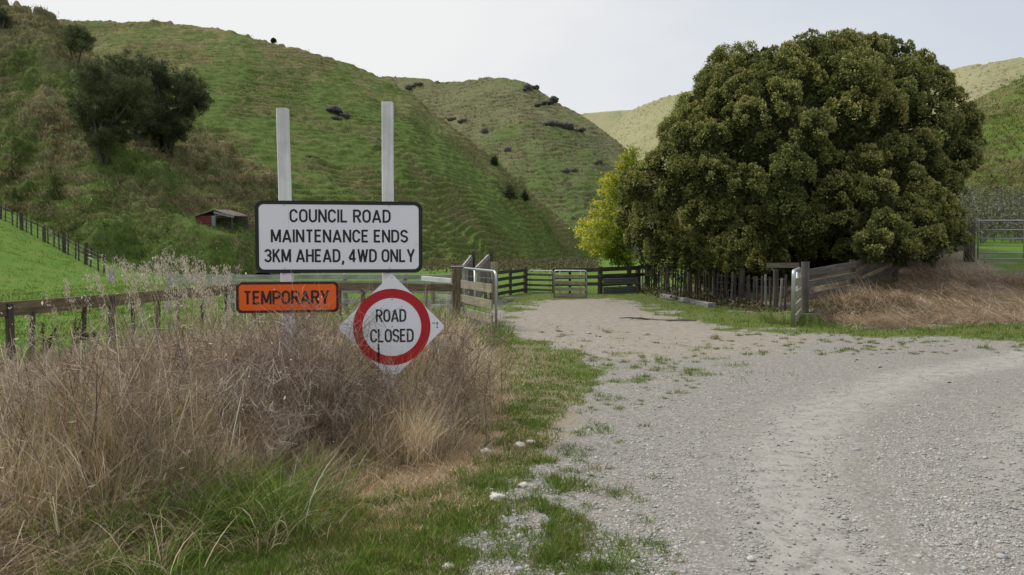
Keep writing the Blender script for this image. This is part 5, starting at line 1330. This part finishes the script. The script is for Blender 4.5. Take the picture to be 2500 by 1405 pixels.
o = th.build('thistle_patch', M['straw']); tag(o, 'dead grey thistles behind the six rail gate and along the valley floor', 'thistles', kind='stuff')

# low creepers and leaf litter at the batten fence
lf = Strips(); f = rng.random(1600); X = 5.15 + 1.8 * f + rng.normal(-.25, .28, 1600); Y = 33.4 - 12.5 * f + rng.normal(0, .3, 1600); n = len(X)
lf.leaves(base3(X, Y, .0) + np.stack([0 * X, 0 * X, rng.exponential(.10, n)], -1), unit(n, .6), rng.uniform(.05, .13, n), .7, pick(np.array([[.05, .07, .02], [.14, .09, .06], [.09, .10, .04]]), n))
o = lf.build('creeping_weeds', M['leaf']); tag(o, 'low weeds and leaf litter along the batten fence', 'weeds', kind='stuff')

# --- tufts on the hillsides
def hill_tufts(name, n, hmin, hmax, wd, green, straw, dry0, dry1, oname, label, k=7, base_w=.15, rw=.5):
    V, F, ris, dry, cl = HILLS[name]
    a = V[F[:, 0]]; ctr = V[F].mean(1); ok = (ctr[:, 1] > 0) & (cl[F[:, 0]] < .999)
    px = 1250 + ctr[:, 0] / np.maximum(ctr[:, 1], 1) * FPX; ok &= (px > -250) & (px < 2750)
    area = np.linalg.norm(np.cross(V[F[:, 1]] - a, V[F[:, 3]] - a), axis=1) / np.maximum(ctr[:, 1], 20)**1.2 * ok
    area *= (base_w + rw * ris[F[:, 0]] * 3 + .6 * sstep(dry[F[:, 0]], dry0 - .1, dry1))
    idx = rng.choice(len(F), n, p=area / area.sum()); u, v = rng.random((2, n, 1))
    p = V[F[idx, 0]] * (1 - u) * (1 - v) + V[F[idx, 1]] * u * (1 - v) + V[F[idx, 2]] * u * v + V[F[idx, 3]] * (1 - u) * v
    dr = sstep(dry[F[idx, 0]] + .30 * ris[F[idx, 0]] + rng.normal(0, .07, n), dry0, dry1)[:, None]
    col = (np.asarray(green) * (1 - dr) + np.asarray(straw) * dr) * (1 + rng.normal(0, .28, (n, 1)))
    i = np.repeat(np.arange(n), k); m = n * k; st = Strips(); s_ = rng.uniform(.6, 1.5, n)[i]
    b = p[i] + rng.normal(0, 1, (m, 3)) * np.array([.32, .2, .03]) * s_[:, None]; b[:, 2] -= .06
    st.blades(b, rng.uniform(hmin, hmax, m) * s_, wd * rng.uniform(.6, 1.4, m), rng.normal(-1.57, 1.0, m), rng.uniform(.1, .9, m), rng.uniform(.3, 1.6, m), np.clip(col[i] * (1 + rng.normal(0, .18, (m, 1))), .006, .6), 2, blunt=.3)
    o = st.build(oname, M['grass']); tag(o, label, 'grass', kind='stuff')
hill_tufts('spur_hill', 33000, .12, .38, .045, (.105, .15, .042), (.25, .22, .125), .51, .70, 'tussock_grass', 'rank brown and green tussock grass covering the spur', 7, base_w=.5)
hill_tufts('terraced_hill', 24000, .12, .30, .09, (.105, .155, .042), (.22, .205, .105), .62, .84, 'terrace_grass', 'grass hanging over the stock terraces of the long hill', 4, rw=.9)
hill_tufts('middle_hill', 13000, .3, .7, .22, (.085, .12, .034), (.25, .225, .125), .50, .75, 'hillside_grass', 'dry grass on the middle hill', 3, rw=.9)
hill_tufts('right_hill', 9000, .15, .4, .08, (.10, .155, .03), (.21, .185, .09), .64, .86, 'slope_grass', 'grass on the darker slope behind the right gate', 5)
hill_tufts('far_hill', 9000, .4, .9, .35, (.20, .22, .09), (.42, .38, .24), .42, .66, 'straw_grass', 'straw coloured grass on the far hill, paled as if sunlit', 3, rw=.9)

# tufts over the paddock
pd = Strips(); X, Y = area_pts(9000, -42, -4.5, 15, 60); kf = poly_sd(X, Y, PADDOCK) > .3; X, Y = X[kf], Y[kf]; k = 12
i = np.repeat(np.arange(len(X)), k); n = len(i); s_ = rng.uniform(.4, 1.5, len(X))[i]
pd.blades(base3(X[i] + rng.normal(0, .16, n) * s_, Y[i] + rng.normal(0, .16, n) * s_), rng.uniform(.05, .15, n) * s_, .022, rng.uniform(0, 6.28, n), rng.uniform(.1, .9, n), rng.uniform(.2, 1.2, n), pick(np.r_[GREENS * .8, GREENS * .8, [[.22, .22, .08]]], n), 2)
o = pd.build('paddock_grass', M['grass']); tag(o, 'uneven bright green grass of the left paddock', 'grass', kind='stuff')
# --- loose stones on the gravel
X, Y = screen_pts(190000, 900, 2600, 790, 1470, 18); Z = zones(X, Y)
loose = (1 - Z['green'] * .97) * (1 - Z['dry'] * .93) * (1 - Z['track'] * .96) * np.clip(1 - (Y - 9) / 9, .12, 1) * (.55 + .45 * sstep(fbm(X * 1.3, Y * 1.3, 171, 3), .35, .65))
kf = rng.random(len(X)) < loose * .62; X, Y = X[kf], Y[kf]; n = len(X)
OV = np.array([[1, 0, 0], [-1, 0, 0], [0, 1, 0], [0, -1, 0], [0, 0, 1], [0, 0, -1], [.6, .6, .45], [-.6, .6, .45], [.6, -.6, .45], [-.6, -.6, .45]], float)
OF = np.array([[4, 0, 6], [6, 2, 4], [4, 2, 7], [7, 1, 4], [4, 1, 9], [9, 3, 4], [4, 3, 8], [8, 0, 4], [0, 5, 2], [0, 2, 6], [2, 5, 1], [2, 1, 7], [1, 5, 3], [1, 3, 9], [3, 5, 0], [3, 0, 8]])
r = np.clip(rng.lognormal(math.log(.0066), .40, n), .0035, .027)
ang = rng.uniform(0, 6.28, n); sh = rng.uniform(.65, 1.25, (n, len(OV), 1)) * OV[None] * np.stack([rng.uniform(.8, 1.35, n), rng.uniform(.7, 1.1, n), rng.uniform(.45, .8, n)], -1)[:, None]
ca, sa = np.cos(ang)[:, None], np.sin(ang)[:, None]
V = np.stack([sh[..., 0] * ca - sh[..., 1] * sa, sh[..., 0] * sa + sh[..., 1] * ca, sh[..., 2]], -1) * r[:, None, None] + np.stack([X, Y, gz(X, Y) + r * .12 - .002], -1)[:, None]
g = np.clip(rng.normal(.31, .06, n), .14, .55); tint = rng.normal(0, .03, n)
C = np.stack([g * (1 + tint + .03), g, g * (1 - tint * 1.2 - .05)], -1)
F = (OF[None] + (np.arange(n) * len(OV))[:, None, None]).reshape(-1, 3)
o = link_mesh('gravel', V.reshape(-1, 3), F, M['pebble'], smooth=False, cols=np.repeat(C, len(OV), 0)); tag(o, 'loose grey stones scattered over the gravel road', 'gravel', kind='stuff')

# --- wool, stones and droppings
def wool_tuft(label, px, py, w_):
    b = Gd(px, py); s_ = w_ * b.y / FPX * .5
    V = ICO3[0] * np.array([1, .8, .55]) * s_ * .85; V = V * (1 + (fbm(ICO3[0][:, 0] * 2.5 + px, ICO3[0][:, 1] * 2.5 + ICO3[0][:, 2] * 2, 9, 4)[:, None] - .5) * 1.2)
    V = V + np.array([b.x, b.y, b.z + s_ * .3]); st = Strips(); st.push(V[:0], np.zeros((0, 4), int), V[:0])
    o = link_mesh('wool_tuft', V, ICO3[1], M['wool'], smooth=True, cols=np.tile([.62, .59, .52], (len(V), 1))); tag(o, label, 'wool', 'white tufts of wool on the verge')
    m = 700; i = rng.choice(len(V), m); st = Strips(); nn = ICO3[0][i]; st.blades(V[i] - nn * s_ * .1, s_ * rng.uniform(.15, .55, m), .0025, rng.uniform(0, 6.28, m), rng.uniform(0, 1.5, m), rng.uniform(.5, 2.5, m), jit((.60, .57, .50), m, .12, .02), 3)
    f_ = st.build('fibres', M['wool'], o)
for a in (('larger white wool tuft on the green clump at the gravel edge, left of a pair', 1268, 1092, 30), ('white wool tuft touching the right side of a larger one', 1296, 1084, 24), ('flat pale wool tuft below the green clump on the verge', 1212, 1222, 44), ('small wool tuft on bare stones beside the flat wool tuft', 1278, 1188, 26),
          ('grey white wool at the lower edge of the verge grass', 1095, 1388, 30), ('little wool tuft at the foot of the dead weeds, by the long green grass', 718, 1278, 20), ('wool tuft on the dead turf just right of the weed foot', 792, 1262, 26), ('pale wool scrap on the brown turf left of the green clump', 1188, 1108, 30)): wool_tuft(*a)
def stone(name, label, px, py, w_, mat, cat, group=None, flat=.5):
    b = Gd(px, py); s_ = w_ * b.y / FPX * .5
    V = ICO2[0] * np.array([1, .8, flat]) * s_ * (1 + (fbm(ICO2[0][:, 0] * 1.4 + px, ICO2[0][:, 1] * 1.4 + ICO2[0][:, 2], 9, 2)[:, None] - .5) * .8) + np.array([b.x, b.y, b.z + s_ * .2])
    tag(link_mesh(name, V, ICO2[1], mat, smooth=True), label, cat, group)
for a in (('stone', 'biggest flat grey stone in the wheel track, right of centre', 2090, 1100, 22, M['stone'], 'stone', 'single stones on the gravel'), ('stone', 'pale flat stone in the yard near two dark lumps', 1437, 815, 13, M['stone'], 'stone', 'single stones on the gravel'),
          ('stone', 'rounded stone at the bottom right corner of the gravel', 2445, 1362, 32, M['stone'], 'stone', 'single stones on the gravel'), ('stone', 'grey stone at the lower edge among grass tufts', 1268, 1392, 22, M['stone'], 'stone', 'single stones on the gravel'),
          ('dropping', 'dark lump alone on the pale gravel at the right', 2318, 937, 11, M['dung'], 'dung', 'dark droppings on the gravel'), ('dropping', 'left one of two dark droppings close together in the yard', 1456, 822, 6, M['dung'], 'dung', 'dark droppings on the gravel'),
          ('dropping', 'right one of two dark droppings close together in the yard', 1465, 823, 6, M['dung'], 'dung', 'dark droppings on the gravel'), ('dropping', 'dark dropping on the gravel below the end on gate', 2149, 898, 8, M['dung'], 'dung', 'dark droppings on the gravel'),
          ('dropping', 'dropping on the gravel just up left of another dark one', 2092, 880, 7, M['dung'], 'dung', 'dark droppings on the gravel')): stone(*a)
